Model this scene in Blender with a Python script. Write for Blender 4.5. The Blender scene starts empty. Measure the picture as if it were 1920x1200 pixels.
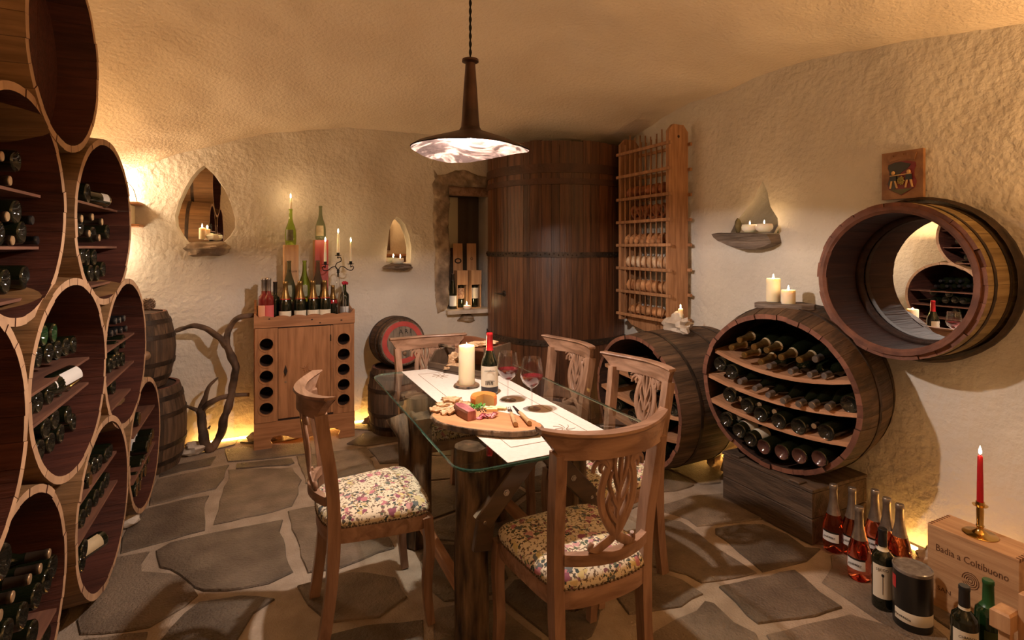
import bpy, math, random
from math import sin, cos, pi, radians
from mathutils import Vector, Matrix, noise, Euler
from mathutils.geometry import delaunay_2d_cdt, tessellate_polygon
random.seed(7)
C = bpy.context.scene.collection
SC = bpy.context.scene
# ---------------------------------------------------------------- camera
TH = radians(25.5)
cam = bpy.data.cameras.new('camera'); camo = bpy.data.objects.new('camera', cam); C.objects.link(camo)
cam.sensor_width = 36; cam.lens = 18.75; cam.shift_y = -135/1920; cam.clip_start = .02
camo.location = (0, 0, 1.5); camo.rotation_euler = (pi/2, 0, -TH)
SC.camera = camo
SC.view_settings.view_transform = 'Standard'; SC.view_settings.look = 'None'
SC.view_settings.gamma = 1; SC.view_settings.use_curve_mapping = False
SC.view_settings.exposure = 0.3
w = bpy.data.worlds.new('World'); SC.world = w; w.use_nodes = True
w.node_tree.nodes['Background'].inputs[0].default_value = (1, .72, .45, 1)
w.node_tree.nodes['Background'].inputs[1].default_value = .02
def lamp(loc, power, col, size=.05, kind='POINT', rot=(0, 0, 0), sy=None):
    l = bpy.data.lights.new('lamp_light', kind); l.energy = power; l.color = col
    if kind == 'AREA':
        l.size = size
        if sy: l.shape = 'RECTANGLE'; l.size_y = sy
    else: l.shadow_soft_size = size
    o = bpy.data.objects.new('lamp_light', l); C.objects.link(o); o.location = loc; o.rotation_euler = rot
    return o
WARM = (1, .56, .22); WARM2 = (1, .74, .45); FLAME = (1, .6, .25)
PEND = (.846, 2.2)
lamp((PEND[0], PEND[1], 1.984), 136, (1, .85, .735), .022)                     # bulb of the pendant
lamp((-.98, 4.62, 1.98), 16, WARM2, .05); lamp((-.98, 4.6, 1.48), 5, WARM2, .05)      # sconce up / down by the stack
UP = (pi, 0, 0)
lamp((2.75, .25, 1.55), 26, WARM, .12, 'AREA', UP)                             # unseen uplights aimed at the vault, this one for the upper right corner
lamp((.3, -1.6, 1.6), 17, WARM, .3, 'AREA', UP)  # added fill behind the camera to warm the ceiling, no fixture there
lamp((2.0, -1.5, 1.6), 13, WARM, .3, 'AREA', UP)  # second added ceiling fill behind the camera
lamp((-1.25, 3.9, 1.6), 9, WARM, .2, 'AREA', UP)
# where a photo pixel (1920x1200 frame) meets a real plane of the room
def _k(px): return (px-960)/1000
def RX(px, py, x):
    k = _k(px); Y = x/(cos(TH)*k+sin(TH)); return Vector((x, (-sin(TH)*k+cos(TH))*Y, 1.5-(py-465)/1000*Y))
def RY(px, py, y):
    k = _k(px); Y = y/(-sin(TH)*k+cos(TH)); return Vector(((cos(TH)*k+sin(TH))*Y, y, 1.5-(py-465)/1000*Y))
def RZ(px, py, z=0):
    k = _k(px); Y = (1.5-z)*1000/(py-465); return Vector(((cos(TH)*k+sin(TH))*Y, (-sin(TH)*k+cos(TH))*Y, z))
# ---------------------------------------------------------------- materials
MATS = {}
def M(name, c1, c2=None, rough=.6, metal=0, scale=8, st=(1, 1, 1), bump=0, bs=30, rnd=0, det=5, trans=0, sss=0, emit=0, coat=0, dist=0, c3=None, ior=1.45, lo=.35, hi=.65, bst=None, spec=.5, alpha=1):
    if name in MATS: return MATS[name]
    m = bpy.data.materials.new(name); m.use_nodes = True; nt = m.node_tree; N = nt.nodes; L = nt.links
    b = N['Principled BSDF']; I = b.inputs
    I['Roughness'].default_value = rough; I['Metallic'].default_value = metal; I['IOR'].default_value = ior
    I['Transmission Weight'].default_value = trans; I['Coat Weight'].default_value = coat; I['Specular IOR Level'].default_value = spec
    if alpha < 1: I['Alpha'].default_value = alpha
    if sss:
        I['Subsurface Weight'].default_value = sss; I['Subsurface Scale'].default_value = .012; I['Subsurface Radius'].default_value = (1, .75, .5)
    I['Base Color'].default_value = (*c1, 1)
    if emit: I['Emission Color'].default_value = (*c1, 1); I['Emission Strength'].default_value = emit
    if c2 or bump:
        tc = N.new('ShaderNodeTexCoord'); vec = tc.outputs['Object']
        if rnd:
            oi = N.new('ShaderNodeObjectInfo'); mu = N.new('ShaderNodeVectorMath'); mu.operation = 'MULTIPLY_ADD'
            L.new(oi.outputs['Random'], mu.inputs[0]); mu.inputs[1].default_value = (37, 51, 23); L.new(vec, mu.inputs[2]); vec = mu.outputs[0]
    if c2:
        mp = N.new('ShaderNodeMapping'); mp.inputs['Scale'].default_value = st; L.new(vec, mp.inputs[0])
        nz = N.new('ShaderNodeTexNoise'); nz.inputs['Scale'].default_value = scale; nz.inputs['Detail'].default_value = det; nz.inputs['Distortion'].default_value = dist
        L.new(mp.outputs[0], nz.inputs['Vector'])
        r = N.new('ShaderNodeValToRGB'); e = r.color_ramp.elements
        e[0].position = lo; e[0].color = (*c1, 1); e[1].position = hi; e[1].color = (*c2, 1)
        if c3: x = e.new((lo+hi)/2); x.color = (*c3, 1)
        L.new(nz.outputs[0], r.inputs[0]); col = r.outputs[0]
        if rnd:
            hs = N.new('ShaderNodeHueSaturation'); mr = N.new('ShaderNodeMapRange'); L.new(oi.outputs['Random'], mr.inputs[0])
            mr.inputs[3].default_value = 1-rnd; mr.inputs[4].default_value = 1+rnd; L.new(mr.outputs[0], hs.inputs['Value']); L.new(col, hs.inputs['Color']); col = hs.outputs[0]
        L.new(col, I['Base Color'])
        if emit: L.new(col, I['Emission Color'])
    if bump:
        mp2 = N.new('ShaderNodeMapping'); mp2.inputs['Scale'].default_value = bst or st; L.new(vec, mp2.inputs[0])
        n2 = N.new('ShaderNodeTexNoise'); n2.inputs['Scale'].default_value = bs; n2.inputs['Detail'].default_value = 6
        L.new(mp2.outputs[0], n2.inputs['Vector'])
        bp = N.new('ShaderNodeBump'); bp.inputs['Strength'].default_value = min(1, bump); bp.inputs['Distance'].default_value = .004*max(1, bump); L.new(n2.outputs[0], bp.inputs['Height'])
        L.new(bp.outputs[0], I['Normal'])
    MATS[name] = m; return m
plaster = M('plaster', (.60, .555, .50), (.68, .63, .57), rough=.92, scale=2.5, bump=3.2, bs=26, spec=.2)
ceilm = M('ceiling_plaster', (.74, .62, .49), (.82, .71, .58), rough=.95, scale=1.6, bump=1.7, bs=48, spec=.2)
mortar = M('mortar', (.32, .245, .18), (.42, .33, .25), rough=.85, scale=9, bump=1.6, bs=120)
flag = M('flagstone', (.115, .083, .058), (.205, .155, .112), rough=.6, scale=6.5, bump=2.6, bs=85, rnd=.34, c3=(.155, .115, .082), det=9)
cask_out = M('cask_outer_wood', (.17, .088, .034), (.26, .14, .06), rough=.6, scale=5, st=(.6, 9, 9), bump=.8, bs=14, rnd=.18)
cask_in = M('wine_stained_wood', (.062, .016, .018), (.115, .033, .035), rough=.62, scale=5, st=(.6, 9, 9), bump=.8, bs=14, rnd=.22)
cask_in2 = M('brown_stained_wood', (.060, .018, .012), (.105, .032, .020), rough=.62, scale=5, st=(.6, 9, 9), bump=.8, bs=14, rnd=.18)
cask_rim = M('sawn_oak', (.42, .25, .145), (.55, .34, .20), rough=.65, scale=9, st=(4, 1, 1), bump=.5, bs=40, rnd=.1)
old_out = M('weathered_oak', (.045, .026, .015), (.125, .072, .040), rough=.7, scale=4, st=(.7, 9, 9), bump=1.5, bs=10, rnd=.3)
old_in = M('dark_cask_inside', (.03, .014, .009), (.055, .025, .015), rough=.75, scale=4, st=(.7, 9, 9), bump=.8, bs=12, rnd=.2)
old_rim = M('red_brown_rim', (.13, .05, .032), (.22, .09, .055), rough=.7, scale=14, bump=1.2, bs=40, rnd=.2)
iron = M('rusty_iron', (.028, .02, .015), (.07, .043, .028), rough=.55, metal=.5, scale=12, bump=.8, bs=50)
blackiron = M('black_iron', (.012, .011, .01), rough=.45, metal=.7)
shelfd = M('stained_shelf', (.14, .06, .04), (.22, .10, .06), rough=.6, scale=6, st=(8, .7, 8)); shelfw = M('shelf_wood', (.36, .17, .085), (.50, .26, .14), rough=.6, scale=6, st=(8, .7, 8), bump=.5, bs=20, rnd=.12)
pine = M('old_pine', (.29, .12, .047), (.45, .205, .088), rough=.5, scale=5, st=(7, 7, .7), bump=.4, bs=14, dist=.4, c3=(.37, .165, .068))
pineh = M('old_pine_flat', (.29, .12, .047), (.45, .205, .088), rough=.5, scale=5, st=(.7, 7, 7), bump=.4, bs=14, dist=.4)
chairw = M('limed_chair_wood', (.20, .105, .062), (.37, .215, .14), rough=.42, scale=5, st=(5, 5, .8), bump=.4, bs=20, dist=.8, coat=.15)
chairh = M('limed_chair_wood_cross', (.20, .105, .062), (.37, .215, .14), rough=.42, scale=5, st=(5, .8, 5), bump=.4, bs=20, dist=.8, coat=.15)
vatw = M('vat_wood', (.06, .023, .011), (.145, .058, .024), rough=.42, scale=4, st=(9, 9, .5), bump=.7, bs=10, rnd=.35, dist=.3)
crate = M('chest_wood', (.055, .034, .022), (.13, .082, .052), rough=.7, scale=5, st=(5, .8, 5), bump=1.4, bs=20, rnd=.12)
boxw = M('pale_box_wood', (.46, .25, .12), (.60, .36, .19), rough=.55, scale=5, st=(8, 8, .6), bump=.3, bs=20)
boxh = M('pale_box_wood_flat', (.46, .25, .12), (.60, .36, .19), rough=.55, scale=5, st=(8, .6, 8), bump=.3, bs=20)
redbox = M('red_box_paint', (.34, .045, .045), (.42, .07, .06), rough=.4, scale=6)
rackw = M('rack_wood', (.27, .125, .055), (.44, .225, .11), rough=.6, scale=6, st=(7, 7, .7), bump=.5, bs=16, rnd=.12)
bark = M('bark', (.014, .008, .005), (.25, .155, .085), rough=.7, scale=7, st=(3, 3, .6), bump=4, bs=14, bst=(3, 3, .6), det=8)
legtop = M('leg_top', (.07, .04, .025), (.19, .11, .065), rough=.3, scale=18, bump=.6, coat=.6)
logtop = M('log_end', (.33, .2, .11), (.19, .1, .055), rough=.5, scale=11, bump=.6, coat=.3)
drift = M('driftwood', (.045, .026, .016), (.16, .095, .058), rough=.75, scale=9, bump=2.2, bs=22, det=8)
stone = M('rough_stone', (.16, .12, .085), (.42, .33, .24), rough=.9, scale=9, bump=3, bs=22, det=8, c3=(.27, .20, .145))
paleston = M('pale_stone', (.42, .34, .27), (.66, .57, .48), rough=.85, scale=7, bump=2, bs=24)
slatem = M('layered_slate', (.11, .08, .062), (.26, .20, .16), rough=.85, scale=5, st=(1, 1, 9), bump=2.5, bs=12)
wax = M('ivory_wax', (.90, .78, .56), rough=.45, sss=1); waxw = M('white_wax', (.93, .88, .76), rough=.45, sss=.8); waxr = M('red_wax', (.48, .012, .018), rough=.35, sss=.2)
flamem = M('flame', (1, .78, .42), emit=60); wick = M('wick', (.02, .015, .01))
def thin(name, tint, ior=1.5, k=1., pw=5):
    m = bpy.data.materials.new(name); m.use_nodes = True; nt = m.node_tree; nt.nodes.clear(); N = nt.nodes; L = nt.links
    o = N.new('ShaderNodeOutputMaterial'); t = N.new('ShaderNodeBsdfTransparent'); t.inputs[0].default_value = (*tint, 1); g = N.new('ShaderNodeBsdfGlossy'); g.inputs['Roughness'].default_value = .0
    f = N.new('ShaderNodeLayerWeight'); f.inputs[0].default_value = .5; x = N.new('ShaderNodeMixShader'); ge = N.new('ShaderNodeNewGeometry')
    def mt(op, a, b):
        q = N.new('ShaderNodeMath'); q.operation = op
        for i, v in enumerate((a, b)):
            if isinstance(v, (int, float)): q.inputs[i].default_value = v
            else: L.new(v, q.inputs[i])
        return q.outputs[0]
    sch = mt('ADD', mt('MULTIPLY', mt('POWER', f.outputs['Facing'], pw), .95), .05*k)
    mm = N.new('ShaderNodeMath'); mm.operation = 'MULTIPLY'; L.new(sch, mm.inputs[0]); L.new(mt('SUBTRACT', 1, ge.outputs['Backfacing']), mm.inputs[1])
    L.new(mm.outputs[0], x.inputs[0]); L.new(t.outputs[0], x.inputs[1]); L.new(g.outputs[0], x.inputs[2]); L.new(x.outputs[0], o.inputs[0]); return m
glass = thin('clear_glass', (.93, .93, .93), 1.45, 2.2, 2.2)
tglass = thin('table_glass', (.93, .97, .955), 1.5, 1.8)
medge = M('glass_edge', (.10, .42, .36), rough=.05, trans=.85)
darkg = M('dark_bottle_glass', (.007, .009, .004), rough=.07, coat=.4, spec=.6)
punt = M('bottle_base_glass', (.012, .011, .008), rough=.05, coat=.3)
puntg = M('green_base_glass', (.012, .045, .015), rough=.09, coat=.6)
brownp = M('amber_base_glass', (.09, .045, .015), rough=.09, coat=.6)
greeng = M('green_glass', (.42, .60, .10), rough=.02, trans=1, ior=1.3)
sgreen = M('smoky_green_glass', (.34, .40, .27), rough=.05, trans=.92, ior=1.2)
midg = M('dark_green_glass', (.008, .028, .008), rough=.06, coat=.5)
roseg = M('rose_wine_glass', (.95, .30, .20), rough=.02, trans=1, ior=1.33)
roseo = M('red_liqueur_glass', (.25, .022, .02), rough=.06, trans=.35, coat=.5)
redwine = M('red_wine', (.30, .012, .03), rough=.02, trans=.7, ior=1.33)
gold = M('gold_foil', (.62, .38, .12), (.78, .52, .2), rough=.3, metal=.85, scale=40); goldd = M('dull_gold_foil', (.22, .125, .04), (.36, .22, .075), rough=.35, metal=.8, scale=40)
silver = M('grey_foil', (.30, .255, .22), (.42, .36, .31), rough=.3, metal=.8, scale=40)
greyfoil = M('dark_grey_foil', (.16, .13, .12), (.23, .19, .17), rough=.4, metal=.4, scale=40)
redcap = M('red_capsule', (.52, .012, .02), rough=.28, coat=.4); blackcap = M('black_capsule', (.012, .012, .014), rough=.35, coat=.3)
greencap = M('green_capsule', (.02, .085, .022), rough=.35); browncap = M('brown_capsule', (.03, .02, .013), rough=.35, coat=.2); corkcap = M('bronze_capsule', (.45, .30, .17), rough=.35, metal=.5)
paper = M('label_paper', (.74, .66, .52), rough=.7); paperw = M('white_label', (.72, .70, .68), rough=.6); papert = M('tan_label', (.50, .38, .22), (.6, .47, .29), rough=.7, scale=9)
paperp = M('pink_label', (.62, .12, .12), rough=.6); papero = M('peach_label', (.72, .36, .22), rough=.6); ink = M('ink', (.02, .015, .012), rough=.7); inkb = M('burnt_brand', (.13, .052, .022), rough=.7)
redp = M('red_paint', (.42, .045, .04), (.5, .075, .06), rough=.55, scale=12)
brass = M('brass', (.62, .38, .1), (.75, .5, .17), rough=.18, metal=1, scale=10)
steel = M('steel', (.6, .57, .53), rough=.2, metal=1)
linen = M('linen', (.64, .585, .53), (.69, .63, .575), rough=.85, scale=60, bump=.3, bs=400)
mirror = M('mirror_glass', (.93, .93, .92), rough=0, metal=1)
bread = M('bread_crust', (.34, .13, .045), (.60, .32, .15), rough=.7, scale=14, bump=1.6, bs=40, rnd=.2)
breadf = M('floured_crust', (.50, .26, .12), (.82, .66, .48), rough=.8, scale=12, bump=1.6, bs=40, rnd=.1)
breadd = M('dark_crust', (.15, .04, .014), (.34, .115, .04), rough=.45, scale=12, bump=1.2, bs=40, rnd=.2)
flat = M('flatbread', (.44, .24, .11), (.74, .50, .30), rough=.8, scale=40, bump=3.5, bs=70)
cheeser = M('cheese_rind', (.72, .22, .045), rough=.4); cheese = M('cheese_paste', (.80, .55, .25), rough=.5, sss=.2); cheesep = M('pale_cheese', (.86, .68, .36), rough=.5, sss=.2)
speck = M('cured_ham', (.26, .04, .06), (.50, .20, .21), rough=.4, scale=16, st=(1, 3, 1), sss=.1); fat = M('ham_fat', (.78, .60, .52), rough=.4); rind = M('ham_rind', (.12, .03, .02), (.25, .09, .05), rough=.5, scale=20)
salami = M('salami', (.42, .06, .09), (.72, .36, .36), rough=.4, scale=40); herb = M('parsley', (.05, .20, .02), (.13, .36, .05), rough=.5, scale=30)
boardw = M('board_wood', (.48, .20, .085), (.64, .32, .15), rough=.45, scale=3, st=(1, 6, 1), bump=.2, bs=20, dist=1)
trayw = M('tray_wood', (.07, .045, .028), (.11, .07, .045), rough=.45, scale=4, st=(1, 6, 6)); trayi = M('tray_inside', (.16, .055, .026), (.25, .10, .05), rough=.5, scale=4, st=(1, 6, 6))
cone = M('pine_cone', (.12, .07, .04), (.25, .15, .09), rough=.7, scale=20); rosep = M('rose_petal', (.4, .01, .03), rough=.6)
tinm = M('black_tin', (.010, .010, .010), rough=.3, coat=.3)
stripm = M('amber_light_strip', (1, .50, .11), emit=26)
bulbm = M('bulb', (1, .93, .85), emit=160)
shadeo = M('shade_outside', (.05, .03, .025), (.10, .05, .035), rough=.5, metal=.6, scale=10, bump=.8, bs=12)
shadei = M('shade_inside', (.045, .03, .027), (.26, .18, .155), rough=.35, metal=.4, scale=5, dist=2.5, bump=4, bs=7, lo=.42, hi=.52)  # paler patches painted in as reflections on the crumpled lining
darkp = M('dark_pane', (.085, .062, .042), rough=.08, coat=.6)
def floral():
    m = bpy.data.materials.new('floral_tapestry'); m.use_nodes = True; nt = m.node_tree; N = nt.nodes; L = nt.links
    b = N['Principled BSDF']; b.inputs['Roughness'].default_value = .9; b.inputs['Specular IOR Level'].default_value = .15
    tc = N.new('ShaderNodeTexCoord'); oi = N.new('ShaderNodeObjectInfo')
    ad = N.new('ShaderNodeVectorMath'); ad.operation = 'MULTIPLY_ADD'; L.new(oi.outputs['Random'], ad.inputs[0]); ad.inputs[1].default_value = (9, 7, 5); L.new(tc.outputs['Object'], ad.inputs[2])
    nz = N.new('ShaderNodeTexNoise'); nz.inputs['Scale'].default_value = 45; nz.inputs['Detail'].default_value = 4; L.new(ad.outputs[0], nz.inputs['Vector'])
    mx = N.new('ShaderNodeMix'); mx.data_type = 'VECTOR'; mx.inputs[0].default_value = .035; L.new(ad.outputs[0], mx.inputs[4]); L.new(nz.outputs['Color'], mx.inputs[5])
    def layer(scale, base, cols, thr, seedoff):
        v = N.new('ShaderNodeTexVoronoi'); v.inputs['Scale'].default_value = scale; L.new(mx.outputs[1], v.inputs['Vector'])
        sp = N.new('ShaderNodeSeparateColor'); L.new(v.outputs['Color'], sp.inputs[0])
        r = N.new('ShaderNodeValToRGB'); r.color_ramp.interpolation = 'CONSTANT'; e = r.color_ramp.elements
        for i, c in enumerate(cols):
            x = e[i] if i < 2 else e.new(i/len(cols)); x.position = i/len(cols); x.color = (*c, 1)
        L.new(sp.outputs[seedoff], r.inputs[0])
        lt = N.new('ShaderNodeMath'); lt.operation = 'LESS_THAN'; lt.inputs[1].default_value = thr; L.new(v.outputs['Distance'], lt.inputs[0])
        big = N.new('ShaderNodeTexNoise'); big.inputs['Scale'].default_value = 11; big.inputs['Detail'].default_value = 2; L.new(ad.outputs[0], big.inputs['Vector'])
        gt = N.new('ShaderNodeMath'); gt.operation = 'GREATER_THAN'; gt.inputs[1].default_value = .45; L.new(big.outputs[0], gt.inputs[0])
        ml = N.new('ShaderNodeMath'); ml.operation = 'MULTIPLY'; L.new(lt.outputs[0], ml.inputs[0]); L.new(gt.outputs[0], ml.inputs[1])
        mm = N.new('ShaderNodeMix'); mm.data_type = 'RGBA'; L.new(ml.outputs[0], mm.inputs[0]); L.new(base, mm.inputs[6]); L.new(r.outputs[0], mm.inputs[7])
        return mm.outputs[2]
    n3 = N.new('ShaderNodeTexNoise'); n3.inputs['Scale'].default_value = 95; n3.inputs['Detail'].default_value = 3; L.new(tc.outputs['Object'], n3.inputs['Vector'])
    rb = N.new('ShaderNodeValToRGB'); rb.color_ramp.elements[0].position = .40; rb.color_ramp.elements[1].position = .47
    rb.color_ramp.elements[0].color = (.16, .11, .07, 1); rb.color_ramp.elements[1].color = (.74, .64, .48, 1); L.new(n3.outputs[0], rb.inputs[0])
    c = layer(75, rb.outputs[0], [(.10, .09, .07), (.05, .07, .07), (.22, .10, .11), (.12, .14, .09), (.40, .30, .14)], .46, 1)
    c = layer(30, c, [(.50, .20, .22), (.62, .49, .22), (.14, .15, .15), (.58, .31, .30), (.28, .10, .14), (.64, .52, .30)], .40, 0)
    L.new(c, b.inputs['Base Color'])
    bp = N.new('ShaderNodeBump'); bp.inputs['Strength'].default_value = .5; bp.inputs['Distance'].default_value = .001; L.new(n3.outputs[0], bp.inputs['Height']); L.new(bp.outputs[0], b.inputs['Normal'])
    return m
fabric = floral()
# ---------------------------------------------------------------- mesh helpers
class G:
    def __init__(s): s.v = []; s.f = []; s.m = []
    def add(s, v, f, m=0, T=None):
        n = len(s.v); s.v += [(T @ Vector(p)) if T else Vector(p) for p in v]
        s.f += [tuple(i+n for i in q) for q in f]; s.m += (m if isinstance(m, list) else [m]*len(f)); return s
    def box(s, lo, hi, m=0, T=None, ch=0):
        x0, y0, z0 = lo; x1, y1, z1 = hi
        if not ch:
            return s.add([(x, y, z) for x in (x0, x1) for y in (y0, y1) for z in (z0, z1)],
                         [(0, 1, 3, 2), (4, 6, 7, 5), (0, 4, 5, 1), (2, 3, 7, 6), (0, 2, 6, 4), (1, 5, 7, 3)], m, T)
        a = ch; P = []
        for z, d in ((z0, a), (z0+a, 0), (z1-a, 0), (z1, a)):
            P += [(x0+d, y0+a if not d else y0+d, z), (x1-d, y0+d, z), (x1-d, y1-d, z), (x0+d, y1-d, z)]
            P[-4:] = [(x0+d, y0+d, z), (x1-d, y0+d, z), (x1-d, y1-d, z), (x0+d, y1-d, z)]
        F = [(3, 2, 1, 0), (12, 13, 14, 15)]
        for k in range(3):
            for i in range(4): F.append((k*4+i, k*4+(i+1) % 4, k*4+4+(i+1) % 4, k*4+4+i))
        return s.add(P, F, m, T)
    def lathe(s, prof, n=20, m=0, T=None, a0=0, a1=2*pi):   # prof: (r, z) or (r, z, mat for the following band)
        full = abs(a1-a0-2*pi) < 1e-6; k = n if full else n+1; P = []; F = []; mm = []
        for p in prof:
            for i in range(k):
                a = a0+(a1-a0)*i/n; P.append((p[0]*cos(a), p[0]*sin(a), p[1]))
        for j in range(len(prof)-1):
            for i in range(n):
                i2 = (i+1) % k
                F.append((j*k+i, j*k+i2, (j+1)*k+i2, (j+1)*k+i)); mm.append(prof[j][2] if len(prof[j]) > 2 else m)
        return s.add(P, F, mm, T)
    def tube(s, pts, r, n=8, m=0, T=None, flat=None, rough=0):
        pts = [Vector(p) for p in pts]; rs = r if isinstance(r, (list, tuple)) else [r]*len(pts); P = []; F = []
        up = Vector((0, 0, 1)); prev = None
        for i, p in enumerate(pts):
            d = (pts[min(i+1, len(pts)-1)]-pts[max(i-1, 0)]).normalized()
            if prev is None: a = d.orthogonal().normalized() if flat is None else Vector(flat)
            else: a = prev - d*prev.dot(d); a.normalize()
            if flat is not None: a = Vector(flat)
            prev = a; b = d.cross(a).normalized()
            ra = rs[i][0] if isinstance(rs[i], tuple) else rs[i]; rb = rs[i][1] if isinstance(rs[i], tuple) else rs[i]
            for j in range(n):
                t = 2*pi*j/n + (pi/n if n == 4 else 0); q = 1+rough*noise.noise(p*14+Vector((cos(t)*2, sin(t)*2, 0))) if rough else 1
                sc = 1.414 if n == 4 else 1
                P.append(p+a*cos(t)*ra*q*sc+b*sin(t)*rb*q*sc)
        for i in range(len(pts)-1):
            for j in range(n): F.append((i*n+j, i*n+(j+1) % n, (i+1)*n+(j+1) % n, (i+1)*n+j))
        F.append(tuple(range(n))[::-1]); F.append(tuple((len(pts)-1)*n+j for j in range(n)))
        return s.add(P, F, m, T)
    def plate(s, outer, holes, h, m=0, T=None, me=None):     # polygon in XY with holes, thickness h along +Z
        loops = [outer]+list(holes); flat = [p for l in loops for p in l]; n = len(flat)
        tri = tessellate_polygon([[Vector((p[0], p[1], 0)) for p in l] for l in loops])
        P = [(p[0], p[1], 0) for p in flat]+[(p[0], p[1], h) for p in flat]
        F = [tuple(t) for t in tri]+[tuple(i+n for i in t)[::-1] for t in tri]; mm = [m]*len(F); o = 0
        for l in loops:
            for i in range(len(l)): F.append((o+i, o+(i+1) % len(l), n+o+(i+1) % len(l), n+o+i)); mm.append(m if me is None else me)
            o += len(l)
        return s.add(P, F, mm, T)
    def blob(s, c, r, seed=0, amp=.15, fr=2., m=0, n=14, k=10, T=None):
        P = []; F = []
        for j in range(1, k):
            for i in range(n):
                a = 2*pi*i/n; e = -pi/2+pi*j/k; d = Vector((cos(a)*cos(e), sin(a)*cos(e), sin(e)))
                q = 1+amp*noise.noise(d*fr+Vector((seed*3.1, seed*1.7, seed)))*2
                P.append((c[0]+d.x*r[0]*q, c[1]+d.y*r[1]*q, c[2]+d.z*r[2]*q))
        P += [(c[0], c[1], c[2]-r[2]), (c[0], c[1], c[2]+r[2])]; b = len(P)-2
        for j in range(k-2):
            for i in range(n): F.append((j*n+i, j*n+(i+1) % n, (j+1)*n+(i+1) % n, (j+1)*n+i))
        for i in range(n): F.append((b, (i+1) % n, i)); F.append((b+1, (k-2)*n+i, (k-2)*n+(i+1) % n))
        return s.add(P, F, m, T)
    def mesh(s, name, mats, smooth=False, angle=None):
        me = bpy.data.meshes.new(name); me.from_pydata([tuple(p) for p in s.v], [], s.f)
        for mt in (mats if isinstance(mats, (list, tuple)) else [mats]): me.materials.append(mt)
        me.polygons.foreach_set('material_index', s.m)
        if smooth: me.polygons.foreach_set('use_smooth', [True]*len(s.f))
        me.validate(); me.update()
        if angle:
            me.set_sharp_from_angle(angle=radians(angle))
        return me
    def build(s, name, mats, parent=None, smooth=False, angle=None, loc=None):
        return put(name, s.mesh(name, mats, smooth, angle), parent, loc)
def put(name, me, parent=None, loc=None, rot=None):
    o = bpy.data.objects.new(name, me); C.objects.link(o)
    if parent: o.parent = parent
    if loc is not None: o.location = loc
    if rot is not None: o.rotation_euler = rot
    return o
def tag(o, label, cat, group=None, kind=None):
    if label: o['label'] = label
    if cat: o['category'] = cat
    if group: o['group'] = group
    if kind: o['kind'] = kind
    return o
def thing(name, label, cat, loc=(0, 0, 0), rz=0, group=None, rot=None):
    o = bpy.data.objects.new(name, None); C.objects.link(o); o.location = loc; o.rotation_euler = rot or (0, 0, rz); o.empty_display_size = .05
    return tag(o, label, cat, group)
def dup(root, loc, rot=None, label=None, group=None):
    def cp(o, par):
        c = o.copy(); C.objects.link(c); c.parent = par
        for ch in o.children: cp(ch, c)
        return c
    kids = list(root.children); r = root.copy(); C.objects.link(r)
    for ch in kids: cp(ch, r)
    r.location = loc
    if rot is not None: r.rotation_euler = rot
    if label: r['label'] = label
    if group: r['group'] = group
    return r
def struct(o): o['kind'] = 'structure'; return o
def text(s, size, parent, mat, mtx, name='lettering', ext=.0004, sx=1):
    cu = bpy.data.curves.new(name, 'FONT'); cu.body = s; cu.size = size; cu.extrude = ext; cu.align_x = 'CENTER'; cu.align_y = 'CENTER'; cu.resolution_u = 2
    t = bpy.data.objects.new(name, cu); C.objects.link(t)
    me = bpy.data.meshes.new_from_object(t); bpy.data.objects.remove(t); me.transform(mtx @ Matrix.Diagonal((sx, 1, 1, 1))); me.materials.clear(); me.materials.append(mat)
    return put(name, me, parent)
def frame(o, x, y):       # matrix: text X axis -> x, text up -> y
    x = Vector(x).normalized(); y = Vector(y).normalized(); z = x.cross(y)
    m = Matrix((x, y, z)).transposed().to_4x4(); m.translation = Vector(o); return m
def spline(pts, n=6):
    P = [Vector(p) for p in pts]; out = []
    for i in range(len(P)-1):
        a = P[max(i-1, 0)]; b = P[i]; c = P[i+1]; d = P[min(i+2, len(P)-1)]
        for k in range(n):
            t = k/n; out.append(.5*((2*b)+(c-a)*t+(2*a-5*b+4*c-d)*t*t+(3*b-a-3*c+d)*t**3))
    out.append(P[-1]); return out
ORD = ['first', 'second', 'third', 'fourth', 'fifth', 'sixth', 'seventh', 'eighth', 'ninth', 'tenth', 'eleventh', 'twelfth', 'thirteenth', 'fourteenth']
# ---------------------------------------------------------------- room shell
def sst(a): a = max(0, min(1, a)); return a*a*(3-2*a)
def zc(x, y):
    B = 2.54-(.136 if x < 1 else .05)*(x-1)**2
    m = 2.95-(.045 if x < 1 else .085)*(x-1)**2
    wv = sst((4.75-y)/1.9)
    z = B+(m-B)*wv
    R = max(2.44, 2.63-.08*(y-2.5)**2)
    return z+(R-z)*sst((x-1.7)/1.3)
def rel(p, a=1.): return a*(.022*noise.noise(p*1.9)+.010*noise.noise(p*5.3)+.004*noise.noise(p*15))
def inside(p, L):
    c = False; n = len(L)
    for i in range(n):
        a = L[i]; b = L[i-1]
        if (a[1] > p[1]) != (b[1] > p[1]) and p[0] < (b[0]-a[0])*(p[1]-a[1])/(b[1]-a[1])+a[0]: c = not c
    return c
def resample(L, d):
    out = []
    for i in range(len(L)):
        a = Vector(L[i]); b = Vector(L[(i+1) % len(L)]); k = max(1, int((b-a).length/d))
        out += [a+(b-a)*t/k for t in range(k)]
    return out
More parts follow.
